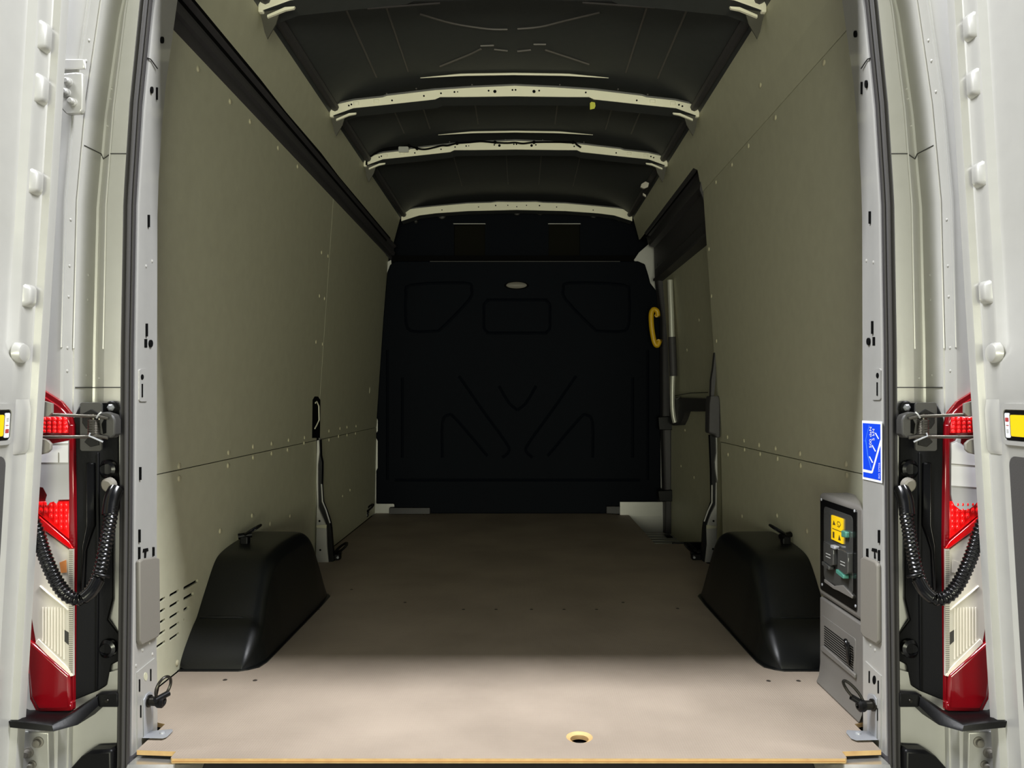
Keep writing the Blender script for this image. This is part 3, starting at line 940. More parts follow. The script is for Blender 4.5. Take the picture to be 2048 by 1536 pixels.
    for k in (0, 1, 2):
        zz = zc + (0.0075 + 0.0025 * k) * (1 if s < 0 else -1)
        G().sheet([[(dm - 0.003, zz - 0.0007), (dm + 0.003, zz - 0.0007), (dm + 0.003, zz + 0.0007), (dm - 0.003, zz + 0.0007)]], lambda p: face(p, 0.0050), lambda p: face(p, 0.004)).out('unlock_symbol', 'pgrey', bz, smooth=False)
    G().sheet([rrect(1.115, zc - 0.0185, dl - 0.018, zc + 0.0185, 0.003, 3)], lambda p: face(p, 0.007), lambda p: face(p, 0.002)).out('release_lever', 'yellow', bz, bevel=0.002)
    return t


rear_door(-1)
rear_door(1)

# ================================================================ TAIL LIGHTS
def P2(px, s):                          # left-hand measurement reused on the right: mirrored about the van axis
    return px


def lamp_plate(name, poly, d0, d1, m, parent, s, **k):
    def q(p, d):
        v = U(p[0], p[1], d0)
        return Vector((v.x, d, v.z))
    return G().sheet([poly], lambda p: q(p, d0), lambda p: q(p, d1)).out(name, m, parent, **k)


def tail_light(s):
    L = s < 0
    MX = 2037                            # left px + right px at the lamp's distance

    def m(pts):
        return pts if L else [(MX - x, y) for x, y in pts]
    t = thing('tail_light', 'red and clear tail light beside the open %s rear door' % ('left' if L else 'right'), 'tail light', (s * 0.92, 1.5, 0.1), group='tail lights')
    body = m([(30, 735), (84, 779), (122, 803), (140, 825), (147, 850), (150, 1096), (147, 1350), (147, 1420), (72, 1422), (60, 1398), (56, 1330), (30, 1250)])
    lamp_plate('lamp_body', body, 1.4780, 1.4860, 'dred', t, s, bevel=0.003)
    lamp_plate('upper_lens', m([(32, 748), (84, 790), (118, 812), (136, 832), (141, 850), (32, 850)]), 1.4750, 1.4790, 'dred', t, s, bevel=0.002)
    band = lamp_plate('upper_reflector', m([(40, 835), (134, 833), (137, 866), (40, 866)]), 1.4745, 1.4790, 'red', t, s, bevel=0.001)
    fm_ = None
    for r in range(4):
        for c in range(9):
            p = U(m([(46 + c * 10.5, 838.5 + r * 8)])[0][0], 838.5 + r * 8, 1.4740)
            if fm_ is None:
                fm_ = G().lathe((0, 0, 0), (0, -1, 0), [(0.0040, 0), (0.0030, 0.0012), (0.0006, 0.0020)], 6).out('prism', 'bred', band, local=True)
                fm_.location = p - ORG[t.name]
            else:
                stamp('prism', fm_.data, p, band)
    # red frame of the side window
    lamp_plate('frame_strip', m([(138, 850), (146, 850), (149, 1094), (140, 1092), (137, 1000)]), 1.4735, 1.4790, 'dred', t, s, bevel=0.0015)
    if L:
        win = [(102, 888), (137, 881), (138, 999), (117, 999.5), (112, 1010), (108, 1003), (100, 1005), (95, 1011), (91, 1000), (94, 990), (86, 975), (75, 973), (60, 970), (60, 905), (78, 908), (100, 902)]
        top = [(102, 889), (136, 882), (136.5, 925), (60, 925), (60, 906), (79, 909), (101, 903)]
        lines = [[(77, 887), (137, 887), (137, 888), (77, 888)], [(116, 905), (118, 905), (118, 925), (116, 925)]]
    else:
        win = m([(2037 - x, y) for x, y in [(1903, 886), (1913, 882), (1915, 877), (1922, 878), (1921, 886), (1931, 894), (1938, 900), (1950, 904), (1957, 912), (1958, 966), (1955, 1004), (1948, 1011), (1939, 1018), (1930, 1020), (1920, 1019), (1907, 1009), (1903, 990), (1902, 930)]])
        top = m([(2037 - x, y) for x, y in [(1904, 888), (1914, 884), (1921, 888), (1931, 896), (1938, 902), (1949, 906), (1956, 914), (1957, 975), (1902.5, 971), (1903, 930)]])
        lines = [m([(2037 - x, y) for x, y in [(1903, 927), (1956, 931), (1956, 932.5), (1903, 929)]])]
    lamp_plate('side_window', win, 1.4725, 1.4790, 'mirror', t, s, smooth=False)
    lamp_plate('window_backdrop', top, 1.4718, 1.4726, 'mirror2', t, s, smooth=False)  # paler part of the backdrop seen through the lens, as lens colour
    for l in lines:
        lamp_plate('window_line', l, 1.4713, 1.4720, 'gplas', t, s, smooth=False)
    lb = lamp_plate('lower_reflector', m([(60, 1005), (90, 1003), (138, 1002), (138, 1078), (75, 1026), (60, 1016)]), 1.4745, 1.4790, 'bred', t, s, bevel=0.001)
    for r in range(5):
        for c in range(7):
            x, y = 72 + c * 10, 1009 + r * 11
            if y > 1012 + (x - 70) * 0.80:
                continue
            stamp('prism', fm_.data, U(m([(x, y)])[0][0], y, 1.4740), lb, scale=(1.0, 1, 1.5))
    lamp_plate('red_border', m([(60, 1020), (72, 1028), (137, 1083), (147, 1097), (140, 1098), (70, 1048), (60, 1040)]), 1.4725, 1.4790, 'red', t, s, bevel=0.0015)
    cl = lamp_plate('clear_lens', m([(56, 1040), (72, 1050), (138, 1100), (138, 1346), (72, 1288), (62, 1230)]), 1.4745, 1.4790, 'clear', t, s, bevel=0.001)
    for k in range(8):
        x = 86 + k * 6
        y1 = 1262 + (x - 86) * 0.86
        G().tube([U(m([(x, 0)])[0][0], 1215, 1.4745), U(m([(x, 0)])[0][0], y1 + 20, 1.4745)], 0.0014, 6).out('lens_ridge', 'cridge', cl)
    G().tube([U(m([(x, 0)])[0][0], y, 1.4740) for x, y in ((80, 1172), (96, 1186), (116, 1202), (137, 1220))], 0.0018, 6).out('lens_ridge', 'cridge', cl)
    lamp_plate('reversing_bulb', m([(119, 1125), (132, 1120), (133, 1145), (122, 1146)]), 1.4735, 1.4760, 'amber' if L else 'clear', cl, s)
    lamp_plate('lens_dark_plate', m([(126, 1258), (137, 1265), (137, 1290), (126, 1280)]), 1.4738, 1.4760, 'dgrey', cl, s)  # small dark grey plate on the clear lens
    lamp_plate('clear_border', m([(70, 1286), (76, 1278), (138, 1338), (146, 1352), (138, 1354)]), 1.4725, 1.4790, 'cridge', t, s, bevel=0.001)
    rs = lamp_plate('ribbed_strip', m([(138, 1098), (146, 1098), (146, 1352), (138, 1348)]), 1.4735, 1.4790, 'clear', t, s)
    rib0 = None
    for k in range(60):
        y = 1102 + k * 4.1
        p = U(m([(142, y)])[0][0], y, 1.4732)
        if rib0 is None:
            rib0 = G().box((-0.0036, -0.0006, -0.0009), (0.0036, 0.0006, 0.0009)).out('strip_rib', 'gplas', rs, smooth=False, local=True)
            rib0.location = p - ORG[t.name]
        else:
            stamp('strip_rib', rib0.data, p, rs)
    bl = [(56, 1280), (70, 1292), (138, 1352), (140, 1416), (74, 1418), (61, 1394), (55, 1330)]
    lamp_plate('bottom_lens', m(bl), 1.4680, 1.4790, 'dred', t, s, bevel=0.004, seg=3)
    lamp_plate('bottom_facet', m([(60, 1296), (72, 1300), (118, 1340), (106, 1366), (86, 1352), (60, 1334)]), 1.4895, 1.4700, 'red', t, s, bevel=0.002)
    lamp_plate('lamp_foot', m([(74, 1400), (144, 1404), (144, 1422), (76, 1424)]), 1.4695, 1.484, 'dred', t, s, bevel=0.003)
    return t


for s in (-1, 1):
    tail_light(s)

# ================================================================ BEHIND THE TAIL LIGHTS
MXH = 2036                               # left px + right px for mirrored measurements near the rear opening


def hd_(px):                             # distance of the black closing panel: slants forward towards the seal
    return 1.484 + (px - 146) / 92 * 0.050


def side_panel(s):
    L = s < 0
    t = thing('lamp_housing', 'black moulded closing panel between the %s tail light and the door seal' % ('left' if L else 'right'), 'panel', (s * 0.83, 1.51, 0.1), group='black lamp closing panels')

    def U2(p, o=0.0):
        v = U(p[0], p[1], hd_(p[0]))
        return Vector(((v.x - o * 0) * (1 if L else -1), v.y - o, v.z))

    def sh(name, poly, o0, o1, m, par=t, **k):
        return G().sheet([poly], lambda p: U2(p, o0), lambda p: U2(p, o1)).out(name, m, par, **k)
    base = [(146, 838), (160, 812), (150, 806), (170, 805), (205, 806), (236, 815), (238, 945), (225, 980), (236, 1010), (238, 1080), (222, 1090), (218, 1180), (222, 1250), (238, 1262), (238, 1330), (226, 1330), (216, 1372), (196, 1382), (146, 1400), (146, 1000)]
    base = [(146, 838), (160, 806), (236, 806), (238, 1015), (226, 1050), (226, 1200), (216, 1240), (236, 1265), (238, 1322), (222, 1330), (212, 1372), (196, 1382), (146, 1402)]
    sh('panel_plate', base, 0.0, -0.006, 'black', bevel=0.002)
    sh('panel_rib', [(176, 925), (192, 925), (193, 1050), (184, 1075), (176, 1100), (172, 1180), (166, 1180), (168, 1090), (176, 1050)], 0.008, 0.0, 'gloss', bevel=0.003)
    sh('panel_rib', [(196, 905), (200, 905), (201, 1060), (197, 1380), (194, 1380), (196, 1060)], 0.005, 0.0, 'black', bevel=0.001)
    for cy in (938, 1296):
        c = U2((216, cy), 0.0)
        G().lathe(c, (0, -1, 0), [(0.019, 0), (0.018, 0.007), (0.012, 0.010), (0.010, 0.004), (0.001, 0.004)], 20).out('fixing_knob', 'gloss', t)
    c = U2((227, 815), 0.002)
    G().lathe(c, (0, -1, 0), [(0.0135, 0), (0.0135, 0.004), (0.011, 0.006)], 18).out('fixing_tab', 'black', t)
    b = G().lathe(c, (0, -1, 0), [(0.0075, 0.005), (0.0075, 0.009), (0.0045, 0.011)], 6).out('hex_bolt', 'steel', t)
    return t


side_panel(-1)
side_panel(1)


def check_link(s):
    L = s < 0
    t = thing('door_check', 'spring loaded wire check link holding the open %s rear door' % ('left' if L else 'right'), 'door check', (s * 0.85, 1.48, 0.68), group='door check links')

    def q(px, py, d):
        v = U(px, py, d)
        return Vector((v.x if L else -v.x, v.y, v.z))

    def pl(name, poly, d0, d1, m, **k):
        return G().sheet([poly], lambda p: q(p[0], p[1], d0), lambda p: (lambda v: Vector((v.x, d1, v.z)))(q(p[0], p[1], d0))).out(name, m, t, **k)
    pl('mount_plate', rrect(160, 805, 203, 902, 5), 1.478, 1.483, 'dgrey', bevel=0.0015)
    pl('plate_stamping', [(164, 828), (182, 818), (196, 826), (194, 850), (172, 858), (164, 846)], 1.476, 1.479, 'black', bevel=0.001)
    pl('plate_stamping', [(168, 884), (176, 874), (196, 878), (198, 890), (180, 894)], 1.476, 1.479, 'black', bevel=0.001)
    pl('pivot_bracket', [(196, 826), (208, 824), (226, 830), (230, 840), (230, 868), (224, 876), (205, 876), (198, 868)], 1.466, 1.490, 'dgrey', bevel=0.003)
    pl('bracket_recess', [(203, 848), (208, 838), (212, 838), (212, 866), (206, 868)], 1.4645, 1.4665, 'dark')
    # coil spring on its pin
    P = []
    for i in range(9 * 14 + 1):
        a = i / 14 * 2 * math.pi
        c = q(188, 838 + 30 * i / (9 * 14), 1.463)
        P.append(c + Vector((math.cos(a) * 0.0098, math.sin(a) * 0.0098, 0)))
    G().tube(P, 0.0013, 6).out('coil_spring', 'wire', t)
    G().cyl(q(188, 828, 1.463), q(188, 876, 1.463), 0.0062, 14).out('spring_pin', 'dsteel', t)
    for y0, y1 in ((830, 833), (874, 872)):
        P = [q(60, y0, 1.445), q(110, y0, 1.452), q(170, (y0 + y1) / 2 + 0.5, 1.457), q(192, y1, 1.456), q(216, y1 + 4, 1.460)]
        G().tube(smoothpts(P, 4), 0.0031, 10).out('link_rod', 'wire', t)
    G().tube([q(193, 836, 1.452), q(198, 828, 1.450), q(203, 824, 1.452)], 0.0017, 6).out('spring_end', 'steel', t)
    G().tube([q(180, 866, 1.452), q(178, 872, 1.450), q(188, 876, 1.452), q(206, 884, 1.456)], 0.0017, 6).out('spring_end', 'steel', t)
    # lobes of the bracket on the door
    pl('door_lug', [(70, 799), (86, 802), (103, 807), (103, 826), (97, 832), (80, 833), (70, 833)], 1.430, 1.437, 'gplas', bevel=0.002)
    pl('door_lug', [(66, 876), (84, 877), (95, 881), (102, 888), (101, 900), (94, 906), (78, 910), (66, 912)], 1.430, 1.437, 'gplas', bevel=0.002)
    return t


check_link(-1)
check_link(1)


def conduit(s):
    L = s < 0
    t = thing('cable_conduit', 'corrugated black cable conduit looping from the %s post into the open door' % ('left' if L else 'right'), 'conduit', (s * 0.84, 1.45, 0.3), group='corrugated conduits')

    def q(px, py, d):
        v = U(px, py, d)
        return Vector((v.x if L else -v.x, v.y, v.z))
    ctr = smoothpts([q(*p) for p in ((222, 1015, 1.478), (221, 1035, 1.472), (216, 1062, 1.465), (209, 1100, 1.455), (201, 1138, 1.448), (190, 1168, 1.442), (174, 1190, 1.436), (155, 1198, 1.43), (134, 1190, 1.425), (114, 1165, 1.428), (98, 1132, 1.430), (85, 1098, 1.434), (74, 1062, 1.438), (60, 1030, 1.440))], 30)
    # resample with one corrugation every 6.4 mm
    acc, P, R = 0.0, [ctr[0]], [0.0132]
    step, tot, nxt = 0.0019, 0.0, 0.0019
    for a, b in zip(ctr, ctr[1:]):
        l = (b - a).length
        while tot + l >= nxt and l > 0:
            P.append(a + (b - a) * ((nxt - tot) / l))
            k = len(P) % 4
            R.append((0.0130, 0.0126, 0.0108, 0.0114)[k])
            nxt += step
        tot += l
    G().tube(P, R, 14).out('corrugated_hose', 'gloss', t, angle=50)
    G().tube(smoothpts([q(*p) for p in ((232, 978, 1.497), (226, 990, 1.488), (222, 1005, 1.482), (219, 1030, 1.473))], 5), 0.0142, 14).out('conduit_elbow', 'gloss', t)
    G().lathe(q(222, 968, 1.502), (0.2 * s, -1, -0.2), [(0.014, 0), (0.014, 0.01), (0.010, 0.013)], 16).out('conduit_grommet', 'gplas', t)
    # split sleeve at the lowest bend
    G().tube(smoothpts([q(*p) for p in ((196, 1160, 1.442), (184, 1181, 1.432), (168, 1196, 1.424))], 6), 0.0118, 12).out('split_sleeve', 'gloss', t)
    G().lathe(q(203, 1150, 1.447), q(196, 1164, 1.442) - q(206, 1140, 1.449), [(0.0145, -0.0025), (0.016, 0), (0.0145, 0.0025)], 16).out('clamp_ring', 'black', t)
    return t


conduit(-1)
conduit(1)


# ---- bumper corners and what is below them
def bumper(s):
    L = s < 0
    t = thing('bumper_corner', 'black plastic bumper corner under the %s tail light' % ('left' if L else 'right'), 'bumper', (s * 0.9, 1.45, -0.03), group='rear bumper corners')

    def q(px, py, d):
        v = U(px, py, d)
        return Vector((v.x if L else -v.x, v.y, v.z))
    # top face slopes: inner end deeper; outline of top edge and of lower edge
    top_b = [q(20, 1405, 1.478), (q(60, 1420, 1.478)), q(148, 1420, 1.484), q(175, 1402, 1.505), q(197, 1389, 1.530)]
    top_f = [q(20, 1438, 1.40), q(50, 1440, 1.40), q(107, 1447, 1.41), q(150, 1424, 1.445), q(197, 1391, 1.500)]
    low_f = [q(20, 1455, 1.395), q(50, 1458, 1.395), q(107, 1463, 1.405), q(155, 1450, 1.435), q(197, 1412, 1.495)]
    low_b = [Vector((p.x, p.y + 0.06, p.z - 0.004)) for p in low_f]
    mid = [(a + b) / 2 + Vector((0, 0, 0.001)) for a, b in zip(top_b, top_f)]
    G().grid([top_b, mid, top_f, [(a * 0.85 + b * 0.15) + Vector((0, -0.004, 0)) for a, b in zip(top_f, low_f)], low_f, low_b]).out('bumper_skin', 'black', t, angle=40)
    pl = [(192, 1389), (236, 1386), (236, 1414), (192, 1414)]
    G().sheet([pl], lambda p: q(p[0], p[1], 1.50), lambda p: q(p[0], p[1], 1.52)).out('bumper_mount', 'black', t, bevel=0.002)
    G().lathe(q(214, 1402, 1.499), (0, -1, 0), [(0.004, 0), (0.003, 0.002)], 10).out('mount_screw', 'dsteel', t)
    return t


bumper(-1)
bumper(1)


def lower_corner(s):
    L = s < 0
    side = 'left' if L else 'right'
    t = thing('trim_lower_' + side, 'painted body corner and steel hinge below the %s bumper corner' % side, 'body corner', (s * 0.88, 1.5, -0.2), kind='structure')

    def q(px, py, d):
        v = U(px, py, d)
        return Vector((v.x if L else -v.x, v.y, v.z))

    def pl(name, poly, d0, d1, m, **k):
        return G().sheet([poly], lambda p: q(p[0], p[1], d0), lambda p: (lambda v: Vector((v.x, d1, v.z)))(q(p[0], p[1], d0))).out(name, m, t, **k)
    pl('corner_skin', [(20, 1395), (236, 1340), (236, 1620), (20, 1620)], 1.525, 1.535, 'paint', smooth=False)
    h = pl('lower_hinge', [(30, 1462), (97, 1464), (99, 1600), (30, 1600)], 1.470, 1.490, 'paint', bevel=0.003)
    pl('corner_flange', [(101, 1468), (111, 1468), (113, 1600), (103, 1600)], 1.490, 1.525, 'paint', bevel=0.002)
    for cx, cy, r in ((77, 1484, 0.0105), (57, 1505, 0.0105), (65, 1529, 0.008)):
        G().lathe(q(cx, cy, 1.470), (0, -1, 0), [(r, 0), (r, 0.002), (r * .7, 0.003), (r * .7, 0.009), (r * .45, 0.011)], 16).out('hinge_bolt', 'gplas', t)
    pl('lower_step', [(120, 1560), (160, 1515), (182, 1502), (224, 1500), (226, 1620), (120, 1620)], 1.49, 1.52, 'black', bevel=0.006)
    # upper hinge, fixed in the drain channel
    if L:
        u = pl('upper_hinge', [(112, 148), (152, 144), (165, 146), (165, 218), (160, 226), (131, 227), (118, 212)], 1.470, 1.482, 'paint', bevel=0.003)
        bolts = ((137, 165), (133, 186), (146, 205))
    else:
        bolts = ()
    for cx, cy in bolts:
        G().lathe(q(cx, cy, 1.470), (0, -1, 0), [(0.0085, 0), (0.0085, 0.003), (0.006, 0.0035), (0.006, 0.010), (0.004, 0.012)], 14).out('hinge_bolt', 'paint', t)
    if L:
        pl('hinge_pocket', [(112, 118), (170, 118), (170, 137), (112, 138)], 1.478, 1.484, 'paint', bevel=0.003)
    return t


lower_corner(-1)
lower_corner(1)

# ================================================================ POST FITTINGS
def cover_cap(s):
    L = s < 0
    poly = [(271, 1122), (276, 1118), (303, 1114), (311, 1117), (312.5, 1265), (309, 1274), (279, 1290), (274, 1289), (271.5, 1280)] if L else \
        [(1729, 1116), (1736, 1113), (1759, 1123), (1763, 1130), (1764, 1283), (1760, 1289), (1734, 1274), (1729, 1266)]
    o = G().sheet([poly], lambda p: onpost(p[0], p[1], s, 0.009), lambda p: onpost(p[0], p[1], s, 0.0)).out('cover_cap', 'gplas', bevel=0.004, seg=3)
    return tag(o, 'grey plastic cover cap on the %s rear post' % ('left' if L else 'right'), 'cover', 'post cover caps')


cover_cap(-1)
cover_cap(1)


def lashing(name, label, base, nrm, hinge, up, R=0.021, group='lashing rings', bracket=None):
    """base: point on the surface, nrm: out of the surface, up: direction in which the ring stands"""
    t = thing(name, label, 'lashing ring', base, group)
    n, u = Vector(nrm).normalized(), Vector(up).normalized()
    b = Vector(base)
    G().lathe(b, n, [(0.0125, 0.0), (0.0125, 0.004), (0.0095, 0.005), (0.0095, 0.020), (0.0075, 0.022)], 20).out('pivot_post', 'dsteel', t)
    c = b + n * 0.028
    G().lathe(c - n * 0.008, n, [(0.0115, 0), (0.013, 0.003), (0.013, 0.011), (0.0085, 0.015), (0.0055, 0.015), (0.0045, 0.012), (0.001, 0.012)], 18).out('pivot_head', 'black', t)
    w = n.cross(u).normalized()
    h = Vector(hinge).normalized()
    c2 = c + u * 0.010
    cr = c2 + u * R * 1.05
    G().tube([cr + (h * math.cos(i / 14 * math.pi) * R * 0.92 + u * math.sin(i / 14 * math.pi) * R * 1.1) for i in range(28)], 0.0031, 8, closed=True).out('ring', 'dsteel', t)
    G().cyl(c2 - h * 0.016, c2 + h * 0.016, 0.0062, 12).out('ring_hinge', 'black', t)
    return t


for s, px, py in ((-1, 292, 1402), (1, 1752, 1410)):
    L = s < 0
    b = onpost(px, py, s, 0.005)
    n = Vector((-s, -0.10, 0))
    lashing('lashing_ring', ('upright steel lashing ring bolted low on the left rear post', 'steel lashing ring leaning inward low on the right rear post')[0 if L else 1], b, n, (0.5 * -s, 0.9, 0.15) if L else (-0.75, 0.1, 0.45), (-s * 0.15, 0, 1) if L else (-0.45, 0.1, 0.85), R=0.019 if L else 0.020)
    # L bracket: leaf on the post and foot on the floor
    br = thing('floor_bracket', 'angled steel bracket holding the %s rear corner of the floor' % ('left' if L else 'right'), 'bracket', (s * 0.74, 1.6, 0), 'rear floor brackets')
    poly = [(283, 1400), (289, 1388), (296, 1383), (301, 1386), (302, 1460), (284, 1476)] if L else [(1739, 1392), (1742, 1387), (1752, 1390), (1757, 1398), (1757, 1478), (1739, 1462)]
    G().sheet([poly], lambda p: onpost(p[0], p[1], s, 0.005), lambda p: onpost(p[0], p[1], s, 0.0024)).out('bracket_leaf', 'steel', br, bevel=0.001)
    fp = [(284, 1476), (300, 1462), (344, 1458), (346, 1462), (334, 1474), (326, 1477)] if L else [(1757, 1480), (1738, 1462), (1694, 1460), (1692, 1465), (1702, 1477), (1712, 1481)]

    def onf(p, z):
        d = (CZ - z) * F / (p[1] - VY)
        return Vector((CX + (p[0] - VX) / F * d, d, z))
    G().sheet([fp], lambda p: onf(p, 0.0045), lambda p: onf(p, 0.0005)).out('bracket_foot', 'steel', br, bevel=0.001)
    c = onf((325, 1466) if L else (1716, 1467), 0.0045)
    G().lathe(c, (0, 0, 1), [(0.006, 0), (0.0055, 0.002), (0.003, 0.0035), (0.001, 0.003)], 14).out('bracket_screw', 'steel', br)

# ================================================================ WHEEL ARCHES
def wheel_arch(s):
    L = s < 0
    t = thing('wheel_arch', 'black plastic wheel arch cover against the %s wall' % ('left' if L else 'right'), 'wheel arch', (s * 0.75, 2.35, 0), group='wheel arch covers')
    H = [(1.980, 0.0), (1.986, 0.018), (2.005, 0.043), (2.035, 0.070), (2.060, 0.092), (2.078, 0.102), (2.088, 0.112), (2.115, 0.145), (2.145, 0.178), (2.175, 0.212), (2.203, 0.238), (2.235, 0.250), (2.30, 0.258), (2.38, 0.262), (2.48, 0.263), (2.56, 0.259), (2.61, 0.242), (2.655, 0.190), (2.69, 0.12), (2.715, 0.05), (2.728, 0.0)]
    XI = [(1.978, 0.700), (1.99, 0.682), (2.02, 0.664), (2.06, 0.656), (2.12, 0.654), (2.6, 0.652), (2.70, 0.655), (2.728, 0.662)]
    rows = []
    for d, h in H:
        xi = interp(XI, d)
        r = min(0.045, h * 0.6)
        fl = 0.030 * min(1, h / 0.2)
        pts = [(wx(h) - 0.001, h)]
        pts += [(0.78, h), (xi + fl + r + 0.012, h)]
        for k in range(1, 6):
            a = math.radians(90 * k / 6)
            pts.append((xi + fl + r - math.sin(a) * r, h - r + math.cos(a) * r))
        pts += [(xi + fl, h - r), (xi + fl * 0.45, (h - r) * 0.45), (xi, 0.0)]
        rows.append([(s * x, d, z) for x, z in pts])
    o = G().grid(rows).out('arch_shell', 'arch', t, angle=80)
    m = o.modifiers.new('s', 'SUBSURF')
    m.levels = 1
    m.render_levels = 2
    # base flange on the floor and the step line across the near face
    rim = [(0.856, 1.970), (0.700, 1.970), (0.678, 1.980), (0.656, 2.00), (0.648, 2.04), (0.645, 2.6), (0.648, 2.71), (0.66, 2.735), (0.856, 2.735)]
    G().sheet([rim], lambda p: Vector((s * p[0], p[1], 0.0)), lambda p: Vector((s * p[0], p[1], 0.003))).out('arch_flange', 'arch', t, smooth=False)
    G().tube([(s * x, d, z) for x, d, z in ((0.845, 2.082, 0.107), (0.74, 2.082, 0.107), (0.715, 2.086, 0.102), (0.702, 2.094, 0.090))], 0.0028, 6).out('arch_crease', 'arch', t)
    return t


wheel_arch(-1)
wheel_arch(1)
for s in (-1, 1):
    L = s < 0
    p = U(490, 1082, 2.34) if L else U(1571, 1085, 2.34)
    c = Vector((p.x, 2.34, 0.252))
    t = thing('arch_ring', 'black lashing ring standing on top of the %s wheel arch' % ('left' if L else 'right'), 'lashing ring', c, 'wheel arch rings')
    G().box((c.x - 0.013, c.y - 0.012, c.z - 0.01), (c.x + 0.013, c.y + 0.012, c.z + 0.030)).out('ring_base', 'black', t, bevel=0.004)
    G().cyl((c.x - 0.018, c.y - 0.008, c.z + 0.028), (c.x + 0.018, c.y + 0.008, c.z + 0.032), 0.009, 12).out('ring_hinge', 'black', t)
    u = Vector((-s * 0.62, 0.35, 0.40)).normalized()
    h = Vector((0.25 * -s, -0.9, 0.2)).normalized()
    cr = c + Vector((0, 0, 0.032)) + u * 0.026
    G().tube([cr + h * math.cos(i / 13 * math.pi) * 0.020 + u * math.sin(i / 13 * math.pi) * 0.027 for i in range(26)], 0.0042, 8, closed=True).out('ring', 'gloss', t)

# floor-level rings farther in
for i, (px, py, s, lab) in enumerate(((672, 1120, -1, 'black lashing ring on the floor in front of the left wall pillar'), (1392, 1118, 1, 'black lashing ring on the floor in front of the right wall pillar'),
                                      (730, 1040, -1, 'farthest black lashing ring, low on the left wall near the bulkhead'))):
    d = 3.33 if i < 2 else 4.42
    p = U(px, py, d)
    c = Vector((p.x, d, max(p.z, 0.006) if i < 2 else 0.02))
    t = thing('floor_ring', lab, 'lashing ring', c, 'floor lashing rings')
    G().box((c.x - 0.020, c.y - 0.02, c.z - 0.006), (c.x + 0.020, c.y + 0.02, c.z + 0.02)).out('ring_base', 'black', t, bevel=0.004)
    G().cyl((c.x - 0.024, c.y, c.z + 0.022), (c.x + 0.024, c.y, c.z + 0.026), 0.009, 12).out('ring_hinge', 'black', t)
    u = Vector((-s * 0.7, -0.1, 0.55)).normalized()
    h = Vector((-s * 0.2, -0.8, -0.25)).normalized()
    cr = c + Vector((0, 0, 0.025)) + u * 0.030
    G().tube([cr + h * math.cos(k / 13 * math.pi) * 0.020 + u * math.sin(k / 13 * math.pi) * 0.034 for k in range(26)], 0.0055, 8, closed=True).out('ring', 'gloss', t)
    G().lathe(c + Vector((s * -0.012, -0.021, 0.006)), (0, -1, 0), [(0.006, 0), (0.004, 0.003)], 10).out('ring_bolt', 'steel', t)

